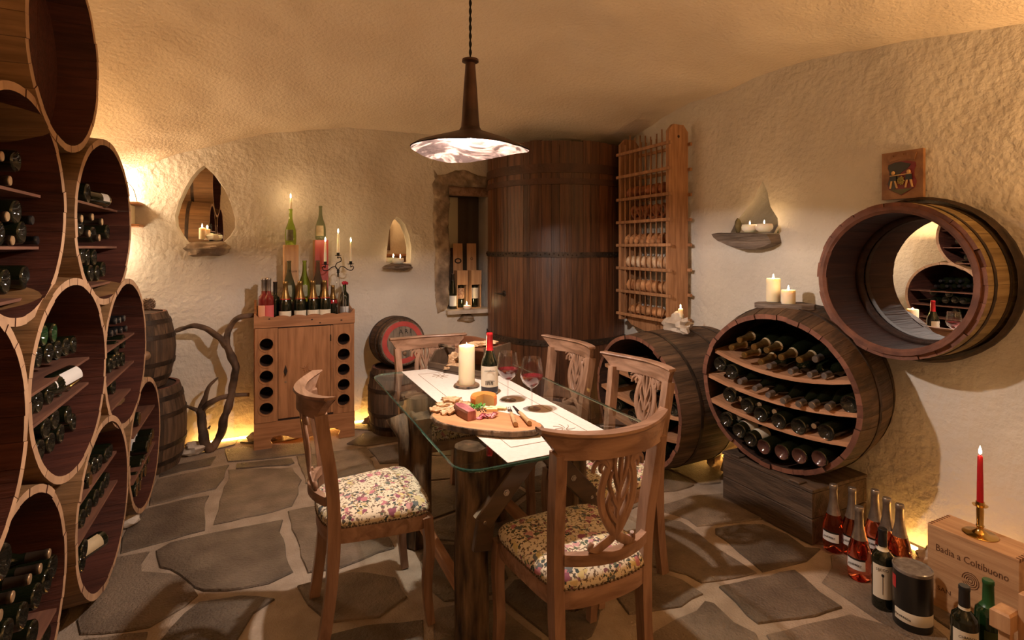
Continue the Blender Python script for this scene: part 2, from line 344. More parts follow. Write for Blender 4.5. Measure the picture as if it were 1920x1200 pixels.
def wall(name, to3, nrm, u0, u1, z1, holes, step=.045):
    pts = []; edges = []; loops = []
    for (L, depth, sc) in holes:
        L = [tuple(p) for p in resample([Vector(q) for q in L], .03)]; n = len(pts)
        pts += [Vector(p) for p in L]; edges += [(n+i, n+(i+1) % len(L)) for i in range(len(L))]; loops.append((L, depth, sc))
    nu = int((u1-u0)/step); nz = int(z1/step)
    for i in range(nu+1):
        for j in range(nz+1):
            q = (u0+(u1-u0)*i/nu, z1*j/nz)
            if not any(inside(q, L) or min((q[0]-p[0])**2+(q[1]-p[1])**2 for p in L) < .0005 for L, _, _ in loops): pts.append(Vector(q))
    V, _, F, *_r = delaunay_2d_cdt(pts, edges, [], 0, 1e-6)
    g = G(); nn = Vector(nrm)
    def lift(p): q = to3(p[0], p[1]); return q+nn*rel(q)
    P = [lift(p) for p in V]
    F = [f for f in F if not any(inside((sum(V[i][0] for i in f)/3, sum(V[i][1] for i in f)/3), L) for L, _, _ in loops)]
    g.add(P, F)
    for L, depth, sc in loops:
        c = Vector((sum(p[0] for p in L)/len(L), sum(p[1] for p in L)/len(L))); n = len(L); rings = []
        for k in range(5):
            t = k/4
            for p in L:
                q = c+(Vector(p)-c)*(1+(sc-1)*t); r3 = to3(q[0], q[1]); base = lift(p)-to3(p[0], p[1])
                rings.append(r3+base*(1-t)-nn*depth*t+Vector((0, 0, .006*noise.noise(r3*12+nn*t)))*(1 if 0 < k < 4 else 0))
        g.add(rings, [(k*n+i, k*n+(i+1) % n, (k+1)*n+(i+1) % n, (k+1)*n+i) for k in range(4) for i in range(n)])
    return struct(g.build(name, plaster, smooth=True, angle=60))
uy = lambda L: [(RY(a, b, 4.75).x, RY(a, b, 4.75).z) for a, b in L]
ux = lambda L: [(RX(a, b, 3.0).y, RX(a, b, 3.0).z) for a, b in L]
tear = uy([(383, 310), (400, 325), (420, 352), (433, 380), (441, 410), (441, 428), (432, 443), (418, 456), (352, 456), (340, 440), (330, 423), (328, 405), (336, 378), (348, 352), (360, 332), (371, 319)])
small = uy([(743, 406), (751, 411), (759, 421), (767, 442), (771, 464), (770, 493), (724, 493), (727, 459), (730, 431), (736, 415)])
window = uy([(841, 346), (919, 346), (919, 580), (838, 581), (839, 520), (842, 470), (839, 420), (840, 380)])
tri = ux([(1428.7, 338), (1438, 362), (1444, 388), (1458, 409), (1460, 440), (1369, 440), (1378.5, 420), (1396, 395), (1415, 369)])
circ = [(1.52+.33*cos(a*pi/18), 1.345+.33*sin(a*pi/18)) for a in range(36)]
wall('wall_back', lambda u, z: Vector((u, 4.75, z)), (0, -1, 0), -1.65, 3.05, 2.75, [(tear, .06, .985), (small, .09, .96), (window, .34, .98)])
wall('wall_right', lambda u, z: Vector((3.0, u, z)), (-1, 0, 0), -2.05, 4.8, 2.95, [(tri, .22, .9), (circ, .24, 1.0)])
wall('wall_left', lambda u, z: Vector((-1.6, u, z)), (1, 0, 0), -2.05, 4.8, 2.9, [], .15)
wall('wall_front', lambda u, z: Vector((u, -2.0, z)), (0, 1, 0), -1.65, 3.05, 3.0, [], .15)
g = G(); nx, ny = 96, 140
for j in range(ny+1):
    for i in range(nx+1):
        x = -1.7+4.85*i/nx; y = -2.1+7.0*j/ny; p = Vector((x, y, 0)); g.v.append(Vector((x, y, zc(x, y)+rel(p, 1.2))))
g.f = [(j*(nx+1)+i, j*(nx+1)+i+1, (j+1)*(nx+1)+i+1, (j+1)*(nx+1)+i) for j in range(ny) for i in range(nx)]; g.m = [0]*len(g.f)
struct(g.build('ceiling', ceilm, smooth=True))
# floor: mortar bed with flagstones laid one by one
g = G(); nx, ny = 70, 100
for j in range(ny+1):
    for i in range(nx+1):
        x = -1.7+4.8*i/nx; y = -2.1+6.95*j/ny; g.v.append(Vector((x, y, -.006+.003*noise.noise(Vector((x*4, y*4, 0))))))
g.f = [(j*(nx+1)+i, j*(nx+1)+i+1, (j+1)*(nx+1)+i+1, (j+1)*(nx+1)+i) for j in range(ny) for i in range(nx)]; g.m = [0]*len(g.f)
floor = struct(g.build('floor', mortar, smooth=True))
Z8 = lambda L: [RZ(140+a/3.158, 820+b/3.158).xy for a, b in L]
Z3 = lambda L: [RZ(1220+a/3.556, 920+b/3.556).xy for a, b in L]
Z6 = lambda L: [RZ(540+a/2.306, 680+b/2.306).xy for a, b in L]
stones = [Z8(l) for l in [
 [(505, 185), (835, 112), (830, 130), (800, 165), (640, 195), (495, 235)], [(890, 70), (1060, 50), (1400, 36), (1400, 92), (1200, 120), (905, 145)],
 [(960, 155), (1285, 125), (1300, 150), (1270, 162), (960, 185)], [(1310, 110), (1560, 80), (1730, 60), (1770, 110), (1600, 160), (1375, 195)],
 [(490, 250), (700, 205), (915, 162), (880, 240), (840, 300), (660, 345), (450, 400), (440, 330)],
 [(920, 190), (1100, 185), (1290, 180), (1340, 250), (1320, 330), (1290, 400), (1180, 440), (825, 512), (850, 420), (870, 330), (905, 250)],
 [(450, 415), (650, 370), (790, 345), (770, 450), (780, 545), (560, 605), (270, 685), (290, 560), (360, 450)],
 [(470, 675), (560, 625), (800, 570), (1230, 487), (1220, 560), (1250, 640), (1250, 700), (1290, 795), (1150, 860), (900, 905), (760, 905), (700, 890), (620, 815), (570, 780), (505, 770), (485, 700)],
 [(1265, 435), (1420, 410), (1580, 420), (1840, 560), (1890, 650), (1700, 720), (1560, 770), (1375, 800), (1330, 650), (1290, 540)],
 [(255, 705), (430, 680), (400, 740), (400, 795), (560, 810), (620, 825), (690, 885), (725, 930), (640, 1000), (440, 1120), (300, 1150), (40, 1165), (20, 1080), (180, 850)],
 [(650, 1040), (740, 975), (980, 935), (1180, 952), (1060, 1040), (950, 1230), (480, 1250), (560, 1130)],
 [(1320, 880), (1440, 845), (1640, 800), (1900, 830), (1960, 950), (1800, 1060), (1500, 1090), (1380, 990)],
 [(60, 1200), (440, 1150), (420, 1300), (200, 1500), (0, 1500)]]]
stones += [Z3(l) for l in [
 [(90, 90), (250, 40), (470, 15), (600, 60), (760, 150), (760, 185), (600, 205), (310, 235), (250, 190), (150, 155), (95, 140)],
 [(0, 170), (85, 185), (200, 205), (260, 240), (400, 350), (560, 460), (705, 545), (600, 575), (340, 612), (240, 555), (110, 520), (0, 500), (-90, 430), (-100, 260)],
 [(430, 250), (600, 225), (760, 225), (900, 290), (1030, 370), (1130, 385), (1050, 470), (900, 500), (740, 535), (580, 400), (430, 285)],
 [(-160, 540), (0, 545), (120, 560), (200, 590), (350, 690), (200, 770), (0, 800), (-150, 820), (-230, 700)],
 [(465, 640), (700, 585), (950, 530), (1020, 570), (1130, 680), (1280, 780), (1100, 830), (720, 890), (640, 830), (560, 740)],
 [(10, 940), (180, 860), (300, 800), (370, 745), (430, 755), (560, 870), (700, 960), (760, 1100), (300, 1200), (-100, 1100)],
 [(1140, 600), (1200, 500), (1200, 430), (1330, 420), (1500, 560), (1720, 760), (2000, 1000), (1960, 1080), (1700, 965), (1500, 850), (1300, 715)],
 [(770, 960), (1000, 900), (1340, 830), (1560, 900), (1760, 1010), (1700, 1200), (1000, 1250)]]]
stones += [Z6(l) for l in [[(255, 350), (335, 300), (470, 300), (480, 338), (330, 362)], [(348, 372), (475, 352), (520, 430), (400, 435)],
 [(35, 405), (170, 388), (315, 372), (365, 425), (380, 470), (200, 500), (80, 520)]]]
occ = [tuple(p) for s_ in stones for p in resample(s_, .05)] + [tuple(sum((Vector(p) for p in s_), Vector((0, 0)))/len(s_)) for s_ in stones]
rnd = random.Random(3); seeds = []
for i in range(-2, 9):
    for j in range(0, 12):
        x = -.1+i*.40+rnd.uniform(-.1, .1)+(j % 2)*.2; y = .3+j*.40+rnd.uniform(-.1, .1)
        if x > 2.95 or y > 4.72 or any(inside((x, y), s_) for s_ in stones) or min((x-a)**2+(y-b)**2 for a, b in occ) < .008: continue
        seeds.append((x, y))
for sx, sy in seeds:
    poly = [Vector((sx+a*.34, sy+b*.34)) for a, b in ((-1, -1), (1, -1), (1, 1), (-1, 1))]
    for ox, oy in occ+seeds:
        if (ox, oy) == (sx, sy) or abs(ox-sx) > .8 or abs(oy-sy) > .8: continue
        n = Vector((ox-sx, oy-sy)); d = n.length; n /= d; lim = d/2-.018; c = Vector((sx, sy))
        if (ox, oy) in seeds: pass
        else: lim = d-.045 if d < .3 else d/2+.05
        new = []
        for k in range(len(poly)):
            a = poly[k]; b = poly[(k+1) % len(poly)]; da = (a-c).dot(n)-lim; db = (b-c).dot(n)-lim
            if da <= 0: new.append(a)
            if da*db < 0: new.append(a+(b-a)*da/(da-db))
        poly = new
        if len(poly) < 3: break
    if len(poly) > 2:
        ar = abs(sum(poly[k].x*poly[k-1].y-poly[k-1].x*poly[k].y for k in range(len(poly))))/2
        if ar > .008: stones.append(poly)
for k, s_ in enumerate(stones):
    L = resample([Vector(p) for p in s_], .07); c = sum(L, Vector((0, 0)))/len(L); o = []
    if c.x > 3.1 or c.y > 4.8: continue
    for p in L:
        q = Vector((p.x, p.y, 0)); o.append(p+Vector((noise.noise(q*9), noise.noise(q*9+Vector((5, 0, 0)))))*.014)
    n = len(o); h = .0015+.0025*rnd.random(); tlt = Vector((rnd.uniform(-1, 1), rnd.uniform(-1, 1)))*.002
    P = [(p.x-c.x, p.y-c.y, -.02) for p in o]+[(p.x-c.x, p.y-c.y, -.002) for p in o]
    P += [((p.x-c.x)*.985, (p.y-c.y)*.985, h+(p-c).dot(tlt)) for p in o]
    F = [(j*n+i, j*n+(i+1) % n, (j+1)*n+(i+1) % n, (j+1)*n+i) for j in range(2) for i in range(n)]
    F += [tuple(2*n+a for a in t) for t in tessellate_polygon([[Vector((p[0], p[1], 0)) for p in P[2*n:]]])]
    G().add(P, F).build('flagstone', flag, floor, loc=(c.x, c.y, 0))
# rough stone sills and the broken surround of the window recess
def rock(name, c, r, seed, label, cat='rock', mat=stone, amp=.22, fr=1.8, group=None, rot=None, n=18, k=12):
    o = G().blob((0, 0, 0), r, seed, amp, fr, n=n, k=k).build(name, mat, smooth=True, angle=40)
    o.location = c
    if rot: o.rotation_euler = rot
    return tag(o, label, cat, group)
p = RY(389, 463, 4.68); rock('stone_ledge', (p.x, 4.68, p.z-.012), (.155, .13, .055), 3, 'rough brown stone ledge under the teardrop niche, candles on it', 'ledge')
p = RY(748, 498, 4.7); rock('stone_ledge', (p.x, 4.71, 1.335), (.13, .11, .03), 5, 'thin grey stone ledge under the small pointed niche', 'ledge', slatem)
p = RY(874, 597, 4.74); rock('wall_stone', (p.x, 4.745, p.z), (.075, .05, .035), 9, 'small bare stone set in white plaster below the window sill', 'stone', amp=.3)
L = ux([(1355, 440), (1375, 438), (1420, 437), (1462, 440), (1465, 455), (1452, 462), (1430, 468), (1405, 467), (1380, 459), (1363, 452)])
g = G(); g.plate([(a, b) for a, b in resample([Vector(q) for q in L], .03)], [], .16, T=Matrix(((0, 0, -1, 3.04), (1, 0, 0, 0), (0, 1, 0, 0), (0, 0, 0, 1))))
for v in g.v:
    q = noise.noise(v*14); v.x += q*.02-(.03 if v.x < 2.95 and v.z < 1.57 else 0)*-1; v.z += noise.noise(v*9)*.008
tag(g.build('slate_ledge', slatem, angle=30, smooth=True), 'layered brown slate ledge under the triangular niche in the right wall', 'ledge')
# stone surround (proud ring of broken masonry around the window recess)
out = [(811, 316), (816, 326), (828, 328), (845, 324), (862, 317), (878, 320), (895, 328), (925, 332), (925, 300), (925, 350), (925, 350)]
outer = uy([(812, 318), (820, 328), (835, 327), (855, 319), (875, 319), (895, 329), (922, 333), (922, 352), (841, 349), (843, 380), (840, 420), (844, 470), (841, 520), (842, 560), (838, 580), (820, 588), (817, 570), (815, 540), (814, 500), (816, 470), (812, 430), (811, 400), (813, 370), (810, 345), (816, 335)])
L = resample([Vector(q) for q in outer], .02); g = G()
T = Matrix(((1, 0, 0, 0), (0, 0, -1, 4.76), (0, 1, 0, 0), (0, 0, 0, 1)))
pts = [Vector((p.x+.006*noise.noise(Vector((p.x, p.y, 0))*30), p.y+.006*noise.noise(Vector((p.x, p.y, 3))*30))) for p in L]
n0 = len(pts); ed = [(i, (i+1) % n0) for i in range(n0)]; xs = [p.x for p in pts]; ys = [p.y for p in pts]
ins = [Vector((min(xs)+a*.014, min(ys)+b*.014)) for a in range(int((max(xs)-min(xs))/.014)) for b in range(int((max(ys)-min(ys))/.014))]
ins = [q for q in ins if inside(q, pts) and min((q-p).length for p in pts) > .007]
V, _, F, *_r = delaunay_2d_cdt(pts+ins, ed, [], 0, 1e-7)
F = [f for f in F if inside(sum((V[i] for i in f), Vector((0, 0)))/3, pts)]
P = []
for i, q in enumerate(V):
    w3 = Vector((q.x, q.y, 0)); e = min((q-p).length for p in pts); P.append((q.x, 4.745-min(.028, e*1.6)-.012*noise.noise(w3*22)-.008*noise.noise(w3*55), q.y))
g.add(P, F); struct(g.build('trim_1', stone, smooth=True))
a = RY(838, 580, 4.72); b = RY(920, 578, 4.72)
g = G(); L = [(a.x-.01, 4.66), (b.x+.02, 4.66), (b.x+.02, 5.06), (a.x+.02, 5.06)]
g.plate([tuple(q) for q in resample([Vector(q) for q in L], .05)], [], .035)
for v in g.v: v.z += .888+.003*noise.noise(v*20); v.y += .008*noise.noise(v*16)
tag(g.build('window_sill', paleston), 'pale stone sill of the window recess beside the giant vat', 'sill')
wi = struct(G().box((1.57, 5.04, .9), (2.05, 5.07, 2.1)).build('window_1', darkp))
G().box((1.6, 4.80, 2.0), (2.04, 4.88, 2.09), ch=.006).build('lintel_board', chairh, wi)
G().box((1.66, 5.0, 1.5), (1.79, 5.04, 2.0)).build('pane', M('plaster_reflection', (.45, .40, .27), rough=.3), wi)  # pale box painted as the plaster reflected in the dark glass
G().box((1.64, 4.99, .9), (1.80, 5.03, 1.5)).build('panel', trayw, wi)
def mirr(name, L, to3, label, rz=0, piv=None, grow=1.1):
    c = Vector((sum(p[0] for p in L)/len(L), sum(p[1] for p in L)/len(L)))
    g = G(); g.add([to3(*(c+(Vector(p)-c)*grow)) for p in L], [tuple(range(len(L)))]); me = g.mesh(name, mirror)
    ctr = to3(*c); me.transform(Matrix.Translation(-ctr)); o = put(name, me, None, ctr, (0, 0, rz)); return tag(o, label, 'mirror')
mirr('niche_mirror', tear, lambda u, z: Vector((u, 4.80, z)), 'teardrop-shaped mirror at the back of the large left wall niche', -.045)
mirr('niche_mirror', small, lambda u, z: Vector((u, 4.835, z)), 'narrow pointed mirror at the back of the small middle niche')
mirr('niche_mirror', tri, lambda u, z: Vector((3.215, u, z)), 'mirror at the back of the triangular niche in the right wall')
mirr('cask_mirror', circ, lambda u, z: Vector((3.008, u, z)), 'round mirror at the bottom of the open wall cask', radians(-.6), grow=.97)
# shelf on the wall behind the camera, seen in the small mirror
t = thing('wall_shelf', 'brown wooden shelf seen only in the small niche mirror', 'shelf', (2.55, -1.98, 1.33))
G().box((-.45, 0, 0), (.45, .25, .04)).build('shelf_board', shelfw, t); G().box((-.42, 0, -.1), (.42, .03, 0)).build('rail', shelfw, t)
for i in range(2): G().box((-.4+i*.77, 0, -.25), (-.37+i*.77, .2, 0)).build('bracket', shelfw, t)
tag(G().box((2.25, -1.99, 1.45), (2.6, -1.93, 1.95)).build('dark_panel', trayw), 'dark panel above the shelf mirrored in the small niche', 'panel')
# ---------------------------------------------------------------- casks built stave by stave
STV = {}
def Rad(r0, L, bulge, x): return r0+bulge*(1-((x+L/2)/(L/2))**2)
def stave(r0, L, bulge, t, n, mats, nx=6, c0=0):
    key = (r0, L, bulge, t, n, mats[0].name)
    if key in STV: return STV[key]
    g = G(); a = pi/n*.985; xs = [-L*i/nx for i in range(nx+1)]; row = []
    for x in xs:
        R = Rad(r0, L, bulge, x)
        for q in (-a, 0, a): g.v.append(Vector((x, R*sin(q), R*cos(q))))
        for q in (-a, 0, a): g.v.append(Vector((x, (R-t)*sin(q), (R-t)*cos(q))))
    for i in range(nx):
        b = i*6
        for k in (0, 1): g.f.append((b+k, b+k+1, b+k+7, b+k+6)); g.m.append(0); g.f.append((b+3+k, b+9+k, b+10+k, b+4+k)); g.m.append(1)
        g.f.append((b, b+6, b+9, b+3)); g.m.append(1); g.f.append((b+2, b+5, b+11, b+8)); g.m.append(1)
    for b in (0, nx*6):
        for k in (0, 1): g.f.append((b+k, b+k+1, b+k+4, b+k+3)); g.m.append(2)
    me = g.mesh('stave', mats); STV[key] = me; return me
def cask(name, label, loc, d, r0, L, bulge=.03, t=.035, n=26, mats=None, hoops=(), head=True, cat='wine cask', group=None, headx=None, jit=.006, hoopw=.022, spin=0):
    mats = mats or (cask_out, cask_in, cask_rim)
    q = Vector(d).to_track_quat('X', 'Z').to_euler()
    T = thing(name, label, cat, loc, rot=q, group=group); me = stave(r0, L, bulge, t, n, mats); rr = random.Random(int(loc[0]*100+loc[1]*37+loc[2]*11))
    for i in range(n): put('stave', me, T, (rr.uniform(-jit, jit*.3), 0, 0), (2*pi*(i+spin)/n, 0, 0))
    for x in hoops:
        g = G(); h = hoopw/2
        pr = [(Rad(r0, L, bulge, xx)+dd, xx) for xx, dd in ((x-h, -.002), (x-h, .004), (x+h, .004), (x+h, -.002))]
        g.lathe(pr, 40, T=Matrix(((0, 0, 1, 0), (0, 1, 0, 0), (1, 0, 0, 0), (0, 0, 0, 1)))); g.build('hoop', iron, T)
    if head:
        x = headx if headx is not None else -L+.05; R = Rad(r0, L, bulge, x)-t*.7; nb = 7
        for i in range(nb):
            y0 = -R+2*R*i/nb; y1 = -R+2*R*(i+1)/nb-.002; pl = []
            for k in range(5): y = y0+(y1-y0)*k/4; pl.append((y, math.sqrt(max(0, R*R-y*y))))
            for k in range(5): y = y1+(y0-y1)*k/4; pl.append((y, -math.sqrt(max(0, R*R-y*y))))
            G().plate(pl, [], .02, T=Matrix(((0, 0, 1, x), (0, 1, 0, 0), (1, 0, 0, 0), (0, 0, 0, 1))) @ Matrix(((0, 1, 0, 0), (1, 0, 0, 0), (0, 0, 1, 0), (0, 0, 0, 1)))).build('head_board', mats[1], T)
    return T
ky = .958
LEFT = {}   # key: (photo fit y, z, x), label
def lc(key, x, y, z, label, yaw=-2.6, **kw):
    a = radians(yaw); loc = (x*ky, y*ky, 1.5+(z-1.5)*ky)
    t = cask('wine_cask', label, loc, (cos(a), sin(a), 0), .369, .86, .022, .026, 30, hoops=(-.2, -.66), group='large open casks stacked along the left wall', hoopw=.03, jit=.003, **kw)
    LEFT[key] = t; return t
lc('A', -.663, 2.61, 2.26, 'empty reddish open cask at the very top of the left stack', -1.9, headx=-.16, mats=(cask_out, cask_in2, cask_rim))
lc('B', -.683, 2.217, 1.636, 'open cask at the left edge, just below the topmost cask', -2.5)
lc('C', -.638, 3.08, 1.62, 'upper open cask nearest the glowing back wall, three bottle shelves', -4)
lc('D', -.643, 2.602, .998, 'large open cask in the middle of the left stack', -3.5)
lc('E', -.614, 3.39, .954, 'narrow-looking open cask beside the pine cone barrel', -3.3)
lc('G', -.626, 3.001, .335, 'lower middle open cask on the floor with white-labelled bottles', -2.4)
lc('H', -.668, 2.200, .335, 'open floor cask in the bottom left corner of the picture', -1.1)
lc('I', -.600, 3.819, .335, 'smallest-looking open floor cask at the far end of the stack', -2.7)
lc('F', -.640, 1.700, 1.0, 'empty dark open cask cut by the left picture edge', -2.5, headx=-.5)
# ---------------------------------------------------------------- bottles
PRO = {
 'bordeaux': (.30, [(.0, .0365), (.62, .037), (.68, .034), (.73, .021), (.76, .0150), (.96, .0140), (.965, .0155), (1, .0150)]),
 'burgundy': (.295, [(.0, .041), (.46, .0415), (.55, .038), (.64, .027), (.74, .0165), (.96, .0145), (.965, .0158), (1, .0150)]),
 'champ': (.315, [(.0, .0435), (.45, .044), (.55, .040), (.66, .028), (.78, .018), (.93, .0155), (.94, .0175), (1, .0165)]),
 'dom': (.33, [(.0, .046), (.12, .049), (.30, .049), (.42, .045), (.52, .035), (.62, .024), (.74, .0165), (.955, .0145), (.96, .0175), (1, .0165)]),
 'hock': (.33, [(.0, .034), (.38, .035), (.5, .032), (.66, .023), (.8, .0165), (.96, .0135), (.965, .015), (1, .0145)]),
 'prosecco': (.315, [(.0, .044), (.18, .0475), (.36, .046), (.48, .038), (.6, .026), (.74, .018), (.93, .0155), (.94, .0175), (1, .0165)]),
 'liqueur': (.29, [(.0, .030), (.56, .030), (.62, .027), (.67, .015), (.7, .0125), (.96, .012), (.965, .0135), (1, .013)]),
 'clear': (.33, [(.0, .038), (.58, .039), (.66, .036), (.72, .022), (.77, .0145), (.96, .013), (.965, .015), (1, .0145)]),
}
def rprof(P, t):
    for i in range(len(P)-1):
        if P[i][0] <= t <= P[i+1][0]: return P[i][1]+(P[i+1][1]-P[i][1])*(t-P[i][0])/max(1e-9, P[i+1][0]-P[i][0])
    return P[-1][1]
BC = {}
def bmesh_of(kind, body, base, sc=1):
    k = (kind, body.name, base.name)
    if k in BC: return BC[k]
    H, P = PRO[kind]; r0 = P[0][1]
    pr = [(0, .026, 1), (r0*.3, .022, 1), (r0*.62, .009, 1), (r0*.8, .002, 1), (r0*.9, 0, 0), (r0*.98, .003, 0)]+[(r, t*H+(.008 if t == 0 else 0), 0) for t, r in P]+[(0, H, 0)]
    BC[k] = G().lathe(pr, 22).mesh('bottle', [body, base], True, 50); return BC[k]
def capm(kind, t0, mat, dr=.0008):
    k = ('cap', kind, t0, mat.name)
    if k in BC: return BC[k]
    H, P = PRO[kind]; ts = sorted({t0, 1.0} | {t for t, _ in P if t > t0})
    pr = [(rprof(P, t)+dr, t*H) for t in ts]; pr = [(pr[0][0]-dr*1.5, pr[0][1])]+pr+[(pr[-1][0]*.9, H+.0025), (0, H+.0025)]
    if mat is corkcap: pr = [(q[0], q[1], 1 if i >= len(pr)-3 else 0) for i, q in enumerate(pr)]
    BC[k] = G().lathe(pr, 20).mesh('capsule', [browncap, corkcap] if mat is corkcap else mat, True, 50); return BC[k]
def labm(kind, t0, t1, mat, half=1.5, dr=.0006):
    k = ('lab', kind, t0, t1, mat.name, half)
    if k in BC: return BC[k]
    H, P = PRO[kind]; ts = [t0+(t1-t0)*i/4 for i in range(5)]
    BC[k] = G().lathe([(rprof(P, t)+dr, t*H) for t in ts], 14, a0=-half, a1=half).mesh('label', mat, True); return BC[k]
def bottle(kind, loc, d=(0, 0, 1), label='', group=None, body=darkg, base=None, cap=None, capt=.78, lab=None, labt=(.12, .45), face=(0, -1, 0), name='wine_bottle', cat='bottle', sc=1, half=1.3, neck=None, neckt=(.70, .76)):
    d = Vector(d).normalized(); f = Vector(face); f = (f-d*f.dot(d)).normalized(); s = d.cross(f)
    R = Matrix((f, s, d)).transposed()
    o = put(name, bmesh_of(kind, body, base or body), None, loc, R.to_euler()); o.scale = (sc,)*3
    tag(o, label, cat, group)
    if cap: put('capsule', capm(kind, capt, cap), o)
    if lab: put('label', labm(kind, labt[0], labt[1], lab, half), o)
    if neck: put('neck_band', labm(kind, neckt[0], neckt[1], neck, pi*.999), o)
    return o
NR = random.Random(5)
CN = {'B': 'left-edge upper cask', 'C': 'upper back-wall cask', 'D': 'middle left cask', 'E': 'cask beside the pine cone',
      'G': 'lower middle floor cask', 'H': 'bottom left corner cask', 'I': 'farthest floor cask'}
def left_rows(key, rows):
    # rows: (row name, type, plane x, list of pixel centres, options)
    for rn, ty, px_, pts, op in rows:
        for i, (a, b) in enumerate(pts):
            p = RX(a, b, px_+XS[key]); last = 'only' if len(pts) == 1 else ORD[i]+' from left'
            dz = op.get('dz', 0)+NR.uniform(-.02, .02); dy = op.get('dy', 0)+NR.uniform(-.05, .05); k = op.get('k', 'bordeaux')
            if ty == 'b':
                lb = f"{op.get('w','dark')} bottle base, {last} {rn}, {CN[key]}"
                bottle(k, p, (-1, dy, dz), lb, 'bottles lying in the left casks', base=op.get('base', punt), lab=op.get('lab'), labt=op.get('lt', (.25, .62)), face=(.0, -.3, 1), sc=op.get('sc', 1), half=op.get('half', 1.3))
            else:
                H = PRO[k][0]; d = Vector((1, dy*.6, dz)).normalized()
                lb = f"{op.get('w','bronze-capped')} bottle neck, {last} {rn}, {CN[key]}"
                bottle(k, p-d*H, d, lb, 'bottles lying in the left casks', base=punt, cap=op.get('cap', corkcap), capt=op.get('ct', .80), lab=op.get('lab'), labt=(.1, .5), face=(0, -.3, 1))
def board(T, a, b, dep=.16, th=.014, m=shelfw, name='shelf', sag=0):    # shelf with its front edge from a to b in world space, depth towards -x local
    a = Vector(a); b = Vector(b); g = G(); inv = T.matrix_world.inverted() if False else (Matrix.Translation(T.location) @ T.rotation_euler.to_matrix().to_4x4()).inverted()
    back = (T.rotation_euler.to_matrix() @ Vector((-1, 0, 0)))*dep; n = 8; P = []
    for i in range(n+1):
        t = i/n; p = a+(b-a)*t+Vector((0, 0, -sag*4*t*(1-t)))
        P += [inv @ q for q in (p, p+back, p+Vector((0, 0, -th)), p+back+Vector((0, 0, -th)))]
    F = [(0, 2, 3, 1), (n*4, n*4+1, n*4+3, n*4+2)]
    for i in range(n):
        b0 = i*4; F += [(b0, b0+1, b0+5, b0+4), (b0+2, b0+6, b0+7, b0+3), (b0, b0+4, b0+6, b0+2), (b0+1, b0+3, b0+7, b0+5)]
    g.add(P, F); return g.build(name, m, T)
def chord(key, z, x, th=.010, dep=.2):     # a level shelf across a left cask at height z, front edge in plane x
    T = LEFT[key]; zc_ = T.location.z; R = .369-.032+.012; hw = math.sqrt(max(.01, R*R-(z-zc_)**2))-.004; yc = T.location.y
    return board(T, (x, yc-hw, z), (x, yc+hw, z), dep, th, shelfd)
b = 'b'; n_ = 'n'; XS = {'B': -.71, 'C': -.645, 'D': -.655, 'E': -.625, 'G': -.63, 'H': -.65, 'I': -.585}; X1 = 0
for k_, zs in {'B': (1.69, 1.505, 1.335), 'C': (1.69, 1.508, 1.34), 'D': (1.035, .93), 'E': (1.03, .875, .74), 'G': (.505, .355), 'H': (.22,), 'I': (.52, .285)}.items():
    for z in zs: chord(k_, z, XS[k_]+.005)
left_rows('B', [('on top shelf', b, 0, [(32, 302)], {}), ('on top shelf', n_, +.015, [(3, 293), (18, 339)], {}), ('on middle shelf', b, 0, [(0, 437), (32, 397), (43, 436)], {'k': 'champ', 'sc': .92}),
    ('on middle shelf', n_, +.015, [(13, 406), (23, 451)], {}), ('deep on middle shelf', n_, +.015, [(60, 413), (70, 451)], {'cap': blackcap, 'w': 'black-capped'}), ('on bottom shelf', b, 0, [(12, 528), (49, 520)], {'k': 'champ', 'sc': .95})])
left_rows('C', [('on top shelf', b, 0, [(166, 363)], {'k': 'champ'}), ('on middle shelf', n_, +.015, [(153, 410), (173, 407), (191, 416)], {}), ('low on middle shelf', n_, +.015, [(167, 438), (186, 446)], {}),
    ('on middle shelf', b, 0, [(152, 425), (176, 440), (203, 435)], {}), ('top row of bottom shelf', b, 0, [(157, 478), (166, 482), (178, 482)], {}), ('low row of bottom shelf', b, 0, [(172, 512), (184, 512), (195, 505)], {})])
p = RX(196, 373, XS['C']); bottle('bordeaux', (p.x, p.y-.02, p.z-.01), (-.35, -1, .03), 'black bottle lying crosswise on top shelf, upper cask by the back wall', 'bottles lying in the left casks', base=punt, lab=paperw, labt=(.05, .2), face=(1, 0, .3), half=.5)
left_rows('D', [('of topmost row', b, 0, [(84, 628.5), (102.5, 624)], {'base': puntg, 'w': 'green'}), ('of second row', b, 0, [(74, 669), (94, 662), (110.5, 656), (126, 650), (140, 646)], {}),
    ('of third row', b, 0, [(59, 760), (74, 754), (95, 739), (113.5, 726), (130, 716.5), (145, 705)], {}), ('of fourth row', b, 0, [(88, 803), (105, 786.5), (130, 778)], {}),
    ('of lowest row', b, 0, [(77, 844), (97, 830), (116, 813), (139, 792)], {})])
p = RX(133, 694, XS['D']+.0); bottle('burgundy', (p.x, p.y, p.z-.02), (-.12, -1, -.02), 'crosswise bottle with long white label, large middle cask of the stack', 'bottles lying in the left casks', lab=paperw, labt=(.03, .62), face=(1, 0, .5), half=.6, sc=1.0)
left_rows('E', [('of top row', n_, +.015, [(217, 602), (225, 600), (233, 597)], {'cap': blackcap, 'w': 'black-capped'}), ('of second row', n_, +.015, [(210, 625), (218, 622), (228, 619), (237, 616)], {'cap': blackcap, 'w': 'black-capped'}),
    ('of third row', b, 0, [(220, 652), (233, 640)], {}), ('of fourth row', b, 0, [(208, 685), (215, 678), (223, 675), (232, 673)], {}), ('at the bottom', b, 0, [(214, 725)], {})])
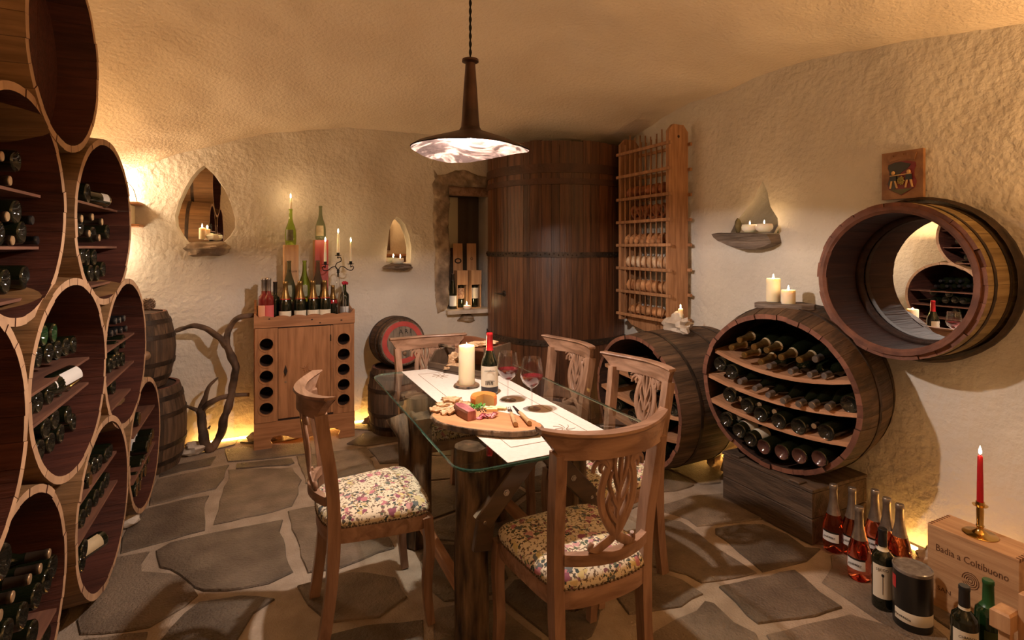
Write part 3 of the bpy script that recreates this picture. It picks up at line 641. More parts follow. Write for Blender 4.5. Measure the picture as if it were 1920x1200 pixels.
left_rows('G', [('of top row', b, 0, [(178, 873), (188, 867), (202, 852), (208, 845)], {'lab': paperw}), ('at the rim', b, 0, [(166, 883), (170, 900)], {'base': brownp, 'w': 'amber'}),
    ('of second row', b, 0, [(156, 972), (168, 952), (182, 933), (193, 917), (202, 900)], {'lab': paper, 'lt': (.12, .42)}), ('of bottom row', b, 0, [(156, 1054), (160, 1029)], {'sc': 1.05})])
p = RX(190, 1010, XS['G']+.01); bottle('bordeaux', (p.x, p.y, p.z), (-.55, -1, .0), 'bottle with tan label lying at the bottom, lower middle floor cask', 'bottles lying in the left casks', base=punt, lab=papert, labt=(.1, .5), face=(1, 0, .6), half=.8)
left_rows('H', [('of top row', n_, +.02, [(0, 1154), (23, 1119), (55, 1086), (75, 1066), (92, 1038)], {'cap': corkcap, 'lab': paperw, 'k': 'burgundy'}),
    ('of middle row', b, 0, [(16, 1187), (45, 1154), (71, 1117), (91, 1088), (101, 1062)], {'k': 'burgundy'}), ('of bottom row', b, 0, [(64, 1187), (88, 1195)], {'k': 'burgundy'}), ('at the left rim', b, 0, [(8, 1053)], {'k': 'champ', 'sc': 1.2})])
left_rows('I', [('of top row', b, 0, [(262, 785)], {'base': brownp, 'w': 'amber'}), ('of second row', b, 0, [(278, 838), (283, 826), (287, 814)], {'lab': paperw, 'base': brownp, 'w': 'white-labelled'}),
    ('of third row', b, 0, [(267, 872), (273, 864), (279, 858)], {'base': brownp, 'lab': papert, 'w': 'tan-labelled'}), ('of fourth row', b, 0, [(258, 897), (266, 888), (273, 882)], {'base': brownp, 'w': 'amber'}), ('of lowest row', b, 0, [(257, 918), (263, 907)], {'base': brownp, 'w': 'amber'})])
# ---------------------------------------------------------------- right-hand casks
oldm = (old_out, old_in, old_rim)
Wd = Vector((-1, -.20, -.07)).normalized()
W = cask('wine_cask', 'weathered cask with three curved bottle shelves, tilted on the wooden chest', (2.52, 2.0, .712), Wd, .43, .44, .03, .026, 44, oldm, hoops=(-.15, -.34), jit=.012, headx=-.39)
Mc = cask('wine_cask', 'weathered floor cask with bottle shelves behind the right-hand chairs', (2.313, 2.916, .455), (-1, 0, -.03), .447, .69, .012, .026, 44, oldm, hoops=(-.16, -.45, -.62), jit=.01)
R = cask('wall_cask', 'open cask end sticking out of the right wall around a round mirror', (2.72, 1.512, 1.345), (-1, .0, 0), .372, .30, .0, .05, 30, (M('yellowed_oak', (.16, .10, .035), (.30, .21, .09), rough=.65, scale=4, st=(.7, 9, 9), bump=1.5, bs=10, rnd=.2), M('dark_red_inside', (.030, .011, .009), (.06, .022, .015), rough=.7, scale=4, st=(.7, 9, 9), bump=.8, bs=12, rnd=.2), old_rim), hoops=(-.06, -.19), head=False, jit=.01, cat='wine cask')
G().lathe([(.372, -.30), (.40, -.27), (.405, -.22), (.392, -.2)], 40, T=Matrix(((0, 0, 1, 0), (0, 1, 0, 0), (1, 0, 0, 0), (0, 0, 0, 1)))).build('wall_ring', iron, R, True)
G().lathe([(.322, .0), (.335, .012), (.352, .012), (.352, 0)], 48, T=Matrix(((0, 0, 1, 0), (0, 1, 0, 0), (1, 0, 0, 0), (0, 0, 0, 1)))).build('inner_ring', old_rim, R)
G().lathe([(.322, -.285), (.322, -.245), (.300, -.25), (.300, -.285)], 48, T=Matrix(((0, 0, 1, 0), (0, 1, 0, 0), (1, 0, 0, 0), (0, 0, 0, 1)))).build('inner_lining', old_in, R, True)
WB = W.matrix_basis; Xw = 2.53
def shelfpx(T, x, L, m, R_, dep=.26, th=.022, name='shelf'):
    P = [RX(a, b_, x) for a, b_ in L]; a = P[0]; c = P[-1]; mid = P[1]; sag = ((a.z+c.z)/2-mid.z); lz = T.location.z; ly = T.location.y
    for q in (a, c):
        hw = math.sqrt(max(.01, R_*R_-(q.z-lz)**2)); q.y = max(ly-hw, min(ly+hw, q.y)); q.x = x+(q.y-ly)*m
    c.x -= .0; board(T, a, c, dep, th, shelfw, name, sag)
shelfpx(W, Xw+.01, [(1335, 648), (1473, 705), (1603, 720)], -.2, .40)
shelfpx(W, Xw+.01, [(1328, 693), (1460, 752), (1611, 785)], -.2, .40)
shelfpx(W, Xw+.01, [(1326, 736), (1467, 803), (1597, 842)], -.2, .40)
def rrow(T_, x, ty, pts, rn, cn, k='champ', cap=gold, w='', sc=1, base=punt, grp='bottles lying in the right-hand casks', d=None, lab=None):
    for i, (a, b_) in enumerate(pts):
        p = RX(a, b_, x)
        if T_ is W: p = RX(a, b_, x+(2.0-p.y)*.2)
        dd = (Vector(d) if d else Vector((1, .1, .05)))+Vector((0, NR.uniform(-.06, .06), NR.uniform(-.02, .02))); dd.normalize()
        last = 'only one' if len(pts) == 1 else ORD[i]+' from left'
        if ty == 'b': bottle(k, p, dd, f"{w or 'dark'} bottle base, {last} {rn}, {cn}", grp, base=base, sc=sc, lab=lab, labt=(.16, .42), face=(0, -.3, 1), cap=greyfoil)
        else: bottle(k, p+dd*PRO[k][0]*sc, -dd, f"{w} bottle neck, {last} {rn}, {cn}", grp, cap=cap, capt=.70 if cap in (gold, goldd) else .84, sc=sc, base=punt, neck=papert if cap in (gold, goldd) else None, neckt=(.66, .71))
cw = 'tilted cask on chest'; dn = (1, .06, .16)
rrow(W, Xw-.005, 'n', [(1386, 638), (1413, 651), (1437, 657), (1464, 670), (1498, 675)], 'of rear row on top', cw, w='gold-foiled', cap=goldd, d=dn)
rrow(W, Xw-.02, 'n', [(1371, 652), (1395, 666), (1426, 679)], 'of front row on top', cw, w='gold-foiled', cap=goldd, d=dn)
rrow(W, Xw-.01, 'n', [(1442, 687), (1482, 697), (1518, 703), (1545, 705)], 'of dark row on top shelf', cw, w='black', k='bordeaux', cap=greyfoil, d=dn)
rrow(W, Xw+.01, 'n', [(1528, 674)], 'right of the gold row', cw, w='silver-topped', cap=silver, d=dn)
rrow(W, Xw+.01, 'b', [(1349, 683), (1371, 697)], 'at left of second shelf', cw)
rrow(W, Xw-.01, 'n', [(1387, 716), (1415, 729), (1440, 741)], 'dark on second shelf', cw, w='black', k='burgundy', cap=greyfoil, d=dn)
rrow(W, Xw-.02, 'n', [(1468, 752), (1497, 758), (1522, 760), (1552, 764)], 'silvery on second shelf', cw, w='silver-foiled', cap=silver, d=(1, .1, .14))
rrow(W, Xw, 'b', [(1592, 758)], 'at right end of second shelf', cw, sc=1.05)
rrow(W, Xw, 'b', [(1367, 741), (1400, 761), (1425, 777), (1459, 790), (1496, 800), (1548, 811)], 'on third shelf', cw, sc=1)
rrow(W, Xw+.03, 'n', [(1387, 748), (1424, 759), (1452, 772), (1526, 799)], 'on third shelf', cw, w='brown-necked', k='bordeaux', cap=corkcap, sc=.9)
rrow(W, Xw, 'b', [(1361, 787), (1385, 808), (1406, 824)], 'at left of the cask floor', cw, lab=paper, w='paper-labelled', sc=.98)
rrow(W, Xw, 'b', [(1431, 838), (1465, 848), (1498, 855), (1535, 860)], 'at right of the cask floor', cw, base=M('reddish_base', (.075, .03, .025), rough=.09, coat=.6), w='reddish', sc=.98)
Xm = 2.33; cm_ = 'floor cask behind chairs'
shelfpx(Mc, Xm, [(1127, 679), (1165, 699), (1275, 735)], 0, .41); shelfpx(Mc, Xm, [(1121, 717), (1170, 749), (1278, 785)], 0, .41); shelfpx(Mc, Xm, [(1128, 760), (1180, 795), (1270, 826)], 0, .41)
rrow(Mc, Xm, 'b', [(1155, 683), (1185, 700)], 'on top shelf', cm_, sc=.95)
rrow(Mc, Xm, 'b', [(1153, 718), (1188, 743), (1240, 762), (1262, 768)], 'on middle shelf', cm_, sc=.95)
rrow(Mc, Xm, 'b', [(1158, 762), (1184, 780), (1200, 790), (1225, 803)], 'on lowest shelf', cm_, sc=.95)
rrow(Mc, Xm, 'n', [(1212, 724), (1230, 730)], 'at right of the middle', cm_, w='silver-foiled', cap=silver)
rrow(Mc, Xm, 'b', [(1215, 843), (1240, 845)], 'on the cask floor', cm_, sc=.95)
# chest under the tilted cask
T = thing('wooden_chest', 'dark old wooden chest carrying the tilted wine cask', 'chest', (2.745, 2.06, 0))
def chest():
    x0, x1, y0, y1, h = -.222, .222, -.285, .285, .262
    for i in range(2):
        z0 = i*h/2; z1 = (i+1)*h/2-.003
        G().box((x0, y0, z0), (x0+.02, y1, z1), ch=.003).build('front_board', crate, T); G().box((x1-.02, y0, z0), (x1, y1, z1), ch=.003).build('back_board', crate, T)
        G().box((x0+.02, y0, z0), (x1-.02, y0+.02, z1), ch=.003).build('end_board', crate, T); G().box((x0+.02, y1-.02, z0), (x1-.02, y1, z1), ch=.003).build('end_board', crate, T)
    for i in range(3): G().box((x0-.004+i*.151, y0-.004, h), (x0-.004+(i+1)*.151-.003, y1+.004, h+.018), ch=.003).build('lid_board', crate, T)
    for y in (-.22, .16): G().box((x0-.01, y, h+.018), (x0+.05, y+.06, h+.03), ch=.004).build('batten', crate, T)
chest()
for y in (-.13, .12):
    o = G(); o.plate([(-.09, 0), (.09, 0), (.09, .05), (.05, .026), (0, .016), (-.05, .026), (-.09, .05)], [], .06, T=Matrix(((1, 0, 0, 0), (0, 0, 1, 0), (0, 1, 0, 0), (0, 0, 0, 1))));
# upright barrels at the back left, kegs by the cabinet
def barrel(label, x, y, z, rt, H, bulge, n=18, group=None, tilt=(0, 0, 1), hoops=None, mats=oldm, name='barrel'):
    hs = hoops or (-.06*H/.5, -.16*H/.5, -H+.16*H/.5, -H+.06*H/.5)
    return cask(name, label, (x, y, z+H), tilt, rt, H, bulge, .022, n, mats, hoops=hs, headx=-.03, cat='barrel', group=group, jit=.002, hoopw=.03)
b1 = barrel('old barrel standing on the floor, bottom of the two stacked at back left', -.75, 4.40, 0, .255, .56, .045)
b2 = barrel('grey-brown barrel stacked on top at back left, pine cone on it', -.765, 4.38, .565, .195, .50, .055)
p = RY(303, 653, 4.14)
g = G(); g.lathe([(0, .02), (.03, .018), (.034, 0)], 12, T=frame((.262*cos(-1.0), .262*sin(-1.0), 0), (1, 0, 0), (0, 0, 1)));
bg = G().lathe([(0, .028), (.026, .026), (.032, 0), (.032, -.03)], 12).mesh('bung', logtop, True)
dv = Vector((.42, -.9, 0)).normalized(); qq = (Matrix.Translation(b2.location) @ b2.rotation_euler.to_matrix().to_4x4()).inverted()
bo = put('bung', bg, b2); mm = frame((b2.location.x+dv.x*.247, b2.location.y+dv.y*.247, .80), dv.cross(Vector((0, 0, 1)))*-1, (0, 0, 1)); bo.matrix_local = qq @ Matrix.Translation(mm.translation) @ dv.to_track_quat('Z', 'Y').to_matrix().to_4x4()
T = thing('pine_cone', 'brown pine cone lying on the upper barrel at back left', 'pine cone', (-.672, 4.35, 1.075))
G().blob((0, 0, .04), (.034, .034, .042), 1, 0).build('core', cone, T)
g = G()
for i in range(70):
    a = i*2.4; z = .008+.07*i/70; r = .036*math.sqrt(max(.05, 1-((z-.038)/.045)**2)); p = Vector((cos(a)*r, sin(a)*r, z)); o = Vector((cos(a), sin(a), .45)).normalized(); s = Vector((-sin(a), cos(a), 0))
    g.add([p-s*.006-o*.006, p+s*.006-o*.006, p+s*.008+o*.008, p-s*.008+o*.008, p+o*.006+Vector((0, 0, .006))], [(0, 1, 2, 3), (3, 2, 4), (0, 3, 4), (2, 1, 4), (1, 0, 4)])
tag(g.build('scales', cone, T), None, None, kind='stuff')
b3 = barrel('dark small barrel standing beside the pine cabinet, keg on top', 1.045, 4.41, 0, .20, .53, .035)
kd = Vector((.06, -1, .08)).normalized(); kx = Vector((1.045, 4.41, .728))-kd*-.16
kg = cask('keg', 'small lying keg with red-ringed head and the letters AR', kx+Vector((0, 0, .0)), kd, .185, .34, .022, .02, 18, (old_out, M('grey_keg_head', (.15, .115, .085), (.27, .21, .16), rough=.8, scale=6, st=(5, 5, .8), bump=1.5, bs=20), old_out), hoops=(-.03, -.09, -.26, -.31), headx=-.02, cat='barrel', jit=.001, hoopw=.022)
G().lathe([(.128, -.004), (.13, .004), (.168, .004), (.17, -.012)], 40, T=Matrix(((0, 0, 1, 0), (0, 1, 0, 0), (1, 0, 0, 0), (0, 0, 0, 1)))).build('red_ring', redp, kg)
text('A R I', .05, kg, ink, frame((.004, .02, .085), (0, 1, 0), (0, 0, 1)), 'lettering')
G().lathe([(0, .02), (.014, .018), (.016, -.01)], 10, T=Matrix(((0, 0, 1, 0), (0, 1, 0, .01), (1, 0, 0, -.085), (0, 0, 0, 1)))).build('bung', logtop, kg)
# ---------------------------------------------------------------- giant vat door in the far corner
def w2r(X, Y): return Vector((cos(TH)*X+sin(TH)*Y, -sin(TH)*X+cos(TH)*Y))
vc = w2r(.43, 5.12); T = thing('vat', 'giant dark upright wine vat with iron hoops used as a door, far corner', 'vat', (vc.x, vc.y, 0)); rv = .66; H = 2.40
face = math.atan2(-vc.y, -vc.x); rr = random.Random(4); a = face-radians(86); av = []
while a < face+radians(66): wv = rr.choice([.085, .07, .1, .06])/rv; av.append((a, min(wv, face+radians(67)-a))); a += wv
def plank(a0, wv, z0, z1, dr, name='plank'):
    g = G(); n = 2
    for z in (z0, z1):
        for k in range(n+1):
            t = a0+.0018+(wv-.0036)*k/n; g.v += [Vector(((rv+dr)*cos(t), (rv+dr)*sin(t), z)), Vector(((rv-.03)*cos(t), (rv-.03)*sin(t), z))]
    m = 2*(n+1)
    for k in range(n): b0 = 2*k; g.f += [(b0, b0+2, m+b0+2, m+b0), (b0+1, m+b0+1, m+b0+3, b0+3), (b0, b0+1, b0+3, b0+2), (m+b0, m+b0+2, m+b0+3, m+b0+1)]
    g.f += [(0, m, m+1, 1), (m-2, m-1, 2*m-1, 2*m-2)]; g.m = [0]*len(g.f); return g.build(name, vatw, T)
for a0, wv in av: plank(a0, wv, .005, H+rr.uniform(-.008, .012)-.0, rr.uniform(0, .005))
def band(z, h, dr, mat=iron, a0=-86, a1=66, tl=0, name='hoop'):
    g = G(); n = 40
    for k in range(n+1):
        t = face+radians(a0+(a1-a0)*k/n); zz = z+tl*noise.noise(Vector((k*.2, z, 0)))
        for r_, dz in ((rv-.002, -h/2), (rv+dr, -h/2), (rv+dr, h/2), (rv-.002, h/2)): g.v.append(Vector((r_*cos(t), r_*sin(t), zz+dz)))
    for k in range(n):
        for j in range(3): b0 = k*4; g.f.append((b0+j, b0+j+1, b0+j+5, b0+j+4))
    g.m = [0]*len(g.f); return g.build(name, mat, T)
darkwood = M('dark_band_wood', (.045, .018, .009), (.075, .03, .015), rough=.55, scale=8, bump=1, bs=30)
band(2.17, .075, .012, darkwood); band(2.06, .05, .013, darkwood)
h1 = band(1.445, .045, .013, iron, tl=.006); h2 = band(.70, .05, .013, iron, tl=.006)
for hz, hp in ((1.445, h1), (.70, h2)):
    g = G()
    for k in range(44):
        t = face+radians(-80+k*3.25); g.blob(((rv+.015)*cos(t), (rv+.015)*sin(t), hz+rr.uniform(-.01, .01)), (.007, .007, .007), k, 0, n=6, k=4)
    g.build('rivets', iron, hp)
hp_ = RY(944, 556, 4.62); t = face-radians(44)
cn = Vector((rv*cos(t), rv*sin(t), 1.10)); nd = Vector((cos(t), sin(t), 0)); sd = Vector((-sin(t), cos(t), 0))
ho = G().lathe([(0, .012), (.022, .011), (.028, .004), (.028, 0)], 14, T=Matrix.Translation(cn) @ nd.to_track_quat('Z', 'Y').to_matrix().to_4x4()).build('handle_plate', iron, T, True, 40)
G().tube([cn, cn+nd*.045, cn+nd*.05-sd*.03, cn+nd*.045-sd*.075], [.009, .009, .008, .006], 8).build('door_handle', iron, ho, True)
G().lathe([(0, H-.03), (rv-.03, H-.03)], 24, a0=face-radians(86), a1=face+radians(66)).build('inner_top', old_in, T)
# ---------------------------------------------------------------- bread rack on the right wall
T = thing('bread_rack', 'tall wooden bread rack of rails and dowels on the right wall', 'bread rack', (2.86, 3.39, .9))
Y0, Y1 = 3.10, 3.68
def rpost(y, z1, name='side_board'):
    g = G(); L = [(-.095, 0), (.095, 0), (.095, z1-.05), (.05, z1), (-.05, z1), (-.095, z1-.05)]
    g.plate(L, [], .03, T=Matrix(((1, 0, 0, 0), (0, 0, 1, y-3.39-.015), (0, 1, 0, 0), (0, 0, 0, 1)))); return g.build(name, rackw, T)
sb1 = rpost(Y0, 1.53); sb2 = rpost(Y1, 1.52)
for b_ in (sb1, sb2): G().lathe([(0, .002), (.011, .002), (.011, 0)], 10, T=frame((0, (Y0 if b_ is sb1 else Y1)-3.39-.016, 1.44), (1, 0, 0), (0, 0, 1))).build('peg_hole', old_in, b_)
LV = [.95+.191*n for n in range(8)]
for i, z in enumerate(LV):
    for x in (-.098, .098):
        G().box((x-.010, Y0-3.39-.045, z-.9-.012), (x+.010, Y1-3.39+.035, z-.9+.012), ch=.002).build('rail', rackw, T)
    if i < 6:
        for x in (-.055, 0, .055): G().box((x-.016, Y0-3.39+.016, z-.9-.004), (x+.016, Y1-3.39-.016, z-.9+.004)).build('shelf_slat', rackw, T)
dow = G().tube([(0, 0, 0), (0, 0, 1.44)], .0052, 7).mesh('dowel', rackw, True)
for i in range(8):
    y = Y0-3.39+.07+i*.064
    for x, dz in ((-.085, NR.uniform(-.02, .05)), (.085, NR.uniform(-.02, .05))): put('dowel', dow, T, (x, y, .02+dz+(.03 if i in (4, 5, 6) else 0)), None)
G().plate([(-.28, -.07), (.05, -.07), (.22, -.04), (.28, .0), (.28, .05), (-.28, .05)], [], .015, T=Matrix(((0, 0, 1, -.03), (1, 0, 0, 0), (0, 1, 0, 0), (0, 0, 0, 1)))).build('bottom_rail', rackw, T)
def loaf(z, ty, i, n):
    lv = LV[z]+.006; y = 3.60-(.42*(i+.5)/n); x = 2.83
    rown = {5: 'sixth', 4: 'fifth', 3: 'fourth', 2: 'third', 1: 'second', 0: 'lowest'}
    pos = 'only' if n == 1 else ORD[i]
    if ty == 'roll': o = G().blob((0, 0, .048), (.058, .043, .050), i+z*9, .10, 2.2).build('bread_roll', [bread, breadf, breadd][{5: 2, 2: 1, 1: 0}[z]], smooth=True); nm = {5: 'dark round rye loaf', 2: 'white floured roll', 1: 'golden brown round loaf'}[z]; grp = {5: 'rye loaves on the top shelf', 2: 'floured rolls in the rack', 1: 'round brown loaves in the rack'}[z]; y = 3.63-.47*(i+.5)/n
    elif ty == 'croissant':
        g = G()
        for k in range(7): a = -1.1+2.2*k/6; g.blob((.045*sin(a)*1.3, .012*cos(a), .055*(cos(a))), (.017+.012*cos(a), .028*(.5+.5*cos(a)), .02+.014*cos(a)), k+i, .06, n=10, k=6)
        g.v = [Vector((v.x, v.y, v.z-.0)) for v in g.v]; mz = min(v.z for v in g.v)
        for v in g.v: v.z -= mz
        o = g.build('croissant', bread, smooth=True); nm = 'golden ridged croissant'; grp = 'croissants in the rack'; y = 3.63-.47*(i+.5)/n
    elif ty == 'pretzel':
        P = [(-.0, .035, .010), (-.035, .0, .03), (-.058, 0, .07), (-.035, 0, .105), (0, 0, .085), (.03, 0, .045), (.045, 0, .012), (.02, .0, .012)]
        c = spline([(0, y_ * .3, z_) for x_, y_, z_ in P], 1)
        loop = [(.0, -.02, .012), (.0, -.05, .035), (0, -.066, .07), (0, -.045, .105), (0, -.012, .095), (.006, .012, .06), (.008, .04, .02)]
        g = G(); L1 = spline(loop, 5); g.tube(L1, [.010+.007*sin(pi*k/(len(L1)-1)) for k in range(len(L1))], 9)
        L2 = spline([(-a, -b_, c_) for a, b_, c_ in loop], 5); g.tube(L2, [.010+.007*sin(pi*k/(len(L2)-1)) for k in range(len(L2))], 9)
        L3 = spline([(0, -.03, .016), (0, 0, .008), (0, .03, .016)], 5); g.tube(L3, .017, 9); mz = min(v.z for v in g.v)
        for v in g.v: v.z -= mz
        o = g.build('pretzel', breadd, smooth=True); nm = 'brown glossy pretzel'; grp = 'pretzels in the rack'; y = (3.52, 3.45, 3.33, 3.25)[i]
    else: o = G().blob((0, 0, .04), (.055, .085, .04), i*3+5, .12, 2.5, n=18).build('baguette_piece', bread, smooth=True); nm = 'plump short baguette'; grp = 'baguettes on the lowest rack shelf'; y = (3.53, 3.40, 3.27)[i]
    o.location = (x, y, lv); o.rotation_euler = (0, 0, NR.uniform(-.2, .2))
    tag(o, f'{nm}, {pos} from the far end of the {rown[z]} rack shelf from below', 'bread', grp)
for z, ty, n in ((5, 'roll', 6), (4, 'pretzel', 4), (3, 'croissant', 7), (2, 'roll', 7), (1, 'roll', 6), (0, 'bag', 3)):
    for i in range(n): loaf(z, ty, i, n)
# ---------------------------------------------------------------- pine cabinet with bottle holes
CY = 4.375; xa = RY(476, 700, CY).x; xb = RY(665, 700, CY).x; CW = xb-xa; CH = .985
T = thing('cabinet', 'old pine cabinet with bottle holes both sides and scalloped top rail', 'cabinet', ((xa+xb)/2, CY, 0)); hw = CW/2; dp = .34
FX = Matrix(((1, 0, 0, 0), (0, 0, 1, 0), (0, 1, 0, 0), (0, 0, 0, 1)))
def fplate(L, holes, y0, th, name, mat, par, me=None): return G().plate(L, holes, th, T=Matrix(((1, 0, 0, 0), (0, 0, 1, y0), (0, 1, 0, 0), (0, 0, 0, 1))), me=me).build(name, mat, par)
hz = [.30, .42, .54, .66, .78]; hr = .046; circ_ = lambda cx, cz, r, n=22: [(cx+r*cos(2*pi*i/n), cz+r*sin(2*pi*i/n)) for i in range(n)]
xs_ = hw-.085
for s_ in (-1, 1):
    L = [(-.078, .2), (.078, .2), (.078, .90), (-.078, .90)]; cx = s_*(hw-.084)
    L = [(cx+a, b_) for a, b_ in L]
    fplate(L, [circ_(cx, z, hr) for z in hz], 0, .022, 'bottle_hole_panel', pine, T)
    for z in hz:
        G().lathe([(hr+.012, -.001), (hr+.01, -.005), (hr+.001, -.005), (hr+.0, 0)], 24, T=frame((cx, 0, z), (1, 0, 0), (0, 0, -1)) @ Matrix.Diagonal((1, 1, 1, 1))).build('hole_ring', pine, T)
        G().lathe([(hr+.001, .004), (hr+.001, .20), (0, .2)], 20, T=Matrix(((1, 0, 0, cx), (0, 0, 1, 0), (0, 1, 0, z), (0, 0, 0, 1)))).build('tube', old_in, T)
    G().box((s_*hw-(.02 if s_ > 0 else 0), .0225, .0), (s_*hw+(.02 if s_ < 0 else 0), dp, CH-.02), ch=.002).build('side_panel', pine, T)
fplate([(-hw, .905), (hw, .905), (hw, 1.01), (hw-.01, 1.02)]+[(hw-.02-(CW-.04)*i/48, .978+.012*abs(sin(pi*6*i/48))**.8+(.02 if i in (0, 48) else 0)) for i in range(49)]+[(-hw+.01, 1.01), (-hw, 1.0)], [], -.003, .022, 'scalloped_rail', pineh, T)
fplate([(-hw, 0), (-hw+.12, 0), (-hw+.125, .03), (-hw+.11, .06), (-hw+.13, .085), (-hw+.18, .09), (-.13, .075), (-.09, .055), (0, .045), (.09, .055), (.13, .075), (hw-.18, .09), (hw-.13, .085), (hw-.11, .06), (hw-.125, .03), (hw-.12, 0), (hw, 0), (hw, .198), (-hw, .198)], [], 0, .022, 'scalloped_apron', pineh, T)
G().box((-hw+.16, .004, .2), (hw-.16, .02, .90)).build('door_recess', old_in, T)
dx = hw-.165
D = G().box((-dx, -.008, .215), (dx-.02, .008, .895), ch=.003).build('door', pine, T)
G().box((dx-.017, -.006, .215), (dx, .008, .895), ch=.002).build('hinge_stile', pine, T)
for z in (.30, .80): G().tube([(dx-.018, -.01, z-.025), (dx-.018, -.01, z+.025)], .005, 8).build('hinge', iron, D)
fplate([(.006-.006, .05), (.014, .0), (0, -.04), (-.014, 0)], [], 0, .002, 'key_plate', iron, D).location = (-dx+.05, -.0115, .57)
G().tube([(-dx+.05, -.012, .565), (-dx+.05, -.03, .562), (-dx+.05, -.033, .552), (-dx+.046, -.033, .54)], .004, 6).build('key', iron, D)
G().lathe([(0, .004), (.008, .003), (.009, 0)], 10, T=frame((-dx+.05, -.008, .49), (1, 0, 0), (0, 0, 1))).build('plug', logtop, D)
for i in range(8):
    a = pi/8+i*pi/4; r_ = .052; a2 = a+pi/8; a0 = a-pi/8
    if i % 2 == 0: r_ = .03
    g = G(); g.add([(0, -.0015, 0), (.022*cos(a0), -.002, .022*sin(a0)), (r_*cos(a), -.001, r_*sin(a)), (.022*cos(a2), -.002, .022*sin(a2)), (r_*.45*cos(a), -.008, r_*.45*sin(a))], [(0, 1, 4), (1, 2, 4), (2, 3, 4), (3, 0, 4)])
    g.build('rosette_leaf', pine, D).location = (-.0, -.008, .575)
G().box((-hw+.001, .02, .90), (hw-.001, dp, .915)).build('top_board', pineh, T)
G().box((-hw+.02, dp-.015, .1), (hw-.02, dp, .9)).build('back_panel', pineh, T)
G().box((-hw+.001, .02, .19), (hw-.001, dp-.015, .198)).build('bottom_board', pineh, T)
for s_ in (-1, 1):
    L = [(.02, .915), (dp, .915), (dp, 1.07), (dp-.03, 1.09), (dp-.07, 1.05), (dp-.11, 1.02), (.06, 1.0), (.02, 1.0)]
    G().plate(L, [], .016, T=Matrix(((0, 0, 1, s_*(hw-.009)-.008), (1, 0, 0, 0), (0, 1, 0, 0), (0, 0, 0, 1)))).build('gallery_end', pineh, T)
G().box((-hw+.018, dp-.016, .915), (hw-.018, dp, 1.04)).build('gallery_back', pineh, T)
for px_, pz in ((505, 598), (585, 599), (640, 600), (600, 605)):
    p = RY(px_, pz, CY); G().blob((0, 0, 0), (.008, .002, .006), 1, 0, n=8, k=4).build('knot', old_in, T, loc=(p.x-T.location.x, -.0045, p.z))
TZ = .915
def onC(px_, y): return Vector((RY(px_, 590, y).x, y, TZ))
def cab(kind, px_, y, label, **kw): p = onC(px_, y); return bottle(kind, p, (0, 0, 1), label, face=(-.3, -1, 0), **kw)
for i, (px_, y, lb, lbl) in enumerate(((494, 4.43, 'left red liqueur bottle with peach label on the cabinet', papero), (499.5, 4.52, 'slim dark bottle behind the red liqueurs on the cabinet', None), (504, 4.42, 'red liqueur bottle with pink label, front right of its three', paperp), (497, 4.44, 'middle red liqueur bottle half hidden on the cabinet', paperp))):
    if i == 3: continue
    cab('liqueur', px_, y, lb, body=roseo if i != 1 else darkg, cap=silver if i != 1 else corkcap, capt=.74, lab=lbl, labt=(.08, .44), half=1.5, group='liqueur bottles on the cabinet', sc=1.22)
cab('liqueur', 516, 4.50, 'slim dark bottle right of the red liqueurs on the cabinet', cap=corkcap, capt=.74, sc=1.12, group='liqueur bottles on the cabinet')
cab('liqueur', 499, 4.49, 'red liqueur bottle behind, between the two front ones on the cabinet', body=roseo, cap=silver, capt=.74, lab=paperp, labt=(.08, .44), group='liqueur bottles on the cabinet', sc=1.2)
for i, px_ in enumerate((535, 563, 587, 609)):
    o = cab('champ', px_, 4.435, ['leftmost', 'second', 'third', 'rightmost'][i]+' gold-necked champagne bottle with cream label on the cabinet', cap=goldd, capt=.60, lab=paper, labt=(.10, .32), half=1.4, group='gold-necked champagne bottles on the cabinet', neck=redcap, neckt=(.585, .635), sc=1.04)
    text('MOËT', .022, o, redcap, frame((-.012, -.0205, .24), (0, 0, 1), (1, -.1, 0)), 'lettering')
BTL = []; ra = onC(530, 4.532); rb = onC(612, 4.532)
tag(G().box((ra.x, 4.487, TZ), (rb.x, 4.57, TZ+.165), ch=.003).build('riser_block', crate), 'dark wooden block behind the champagne bottles on the cabinet', 'block')
for i, px_ in enumerate((542, 571, 596)):
    BTL.append(cab('dom', px_, 4.532, ['empty smoky green bottle behind the leftmost champagne', 'empty bright yellow-green bottle in the second row, middle', 'empty smoky bottle in the second row, right'][i]+' on the cabinet', body=[sgreen, greeng, sgreen][i], lab=M('faded_shield_label', (.20, .19, .12), (.3, .28, .18), rough=.6, scale=20), labt=(.12, .40), half=.7, group='empty champagne bottles on the cabinet', sc=.97)); BTL[-1].location.z += .166
cab('champ', 624, 4.50, 'single gold-necked dark bottle behind the clear bottle', cap=goldd, capt=.62, sc=.9, neck=redcap, neckt=(.5, .6))
cab('bordeaux', 646, 4.58, 'dark bottle with pale label at right back of the cabinet', lab=paperw, labt=(.1, .35))
cl = cab('clear', 634, 4.46, 'clear empty glass bottle holding the candelabra', body=glass, sc=1.12); cab('liqueur', 642, 4.43, 'slim clear glass bottle right of the candelabra bottle', body=glass, sc=.95)
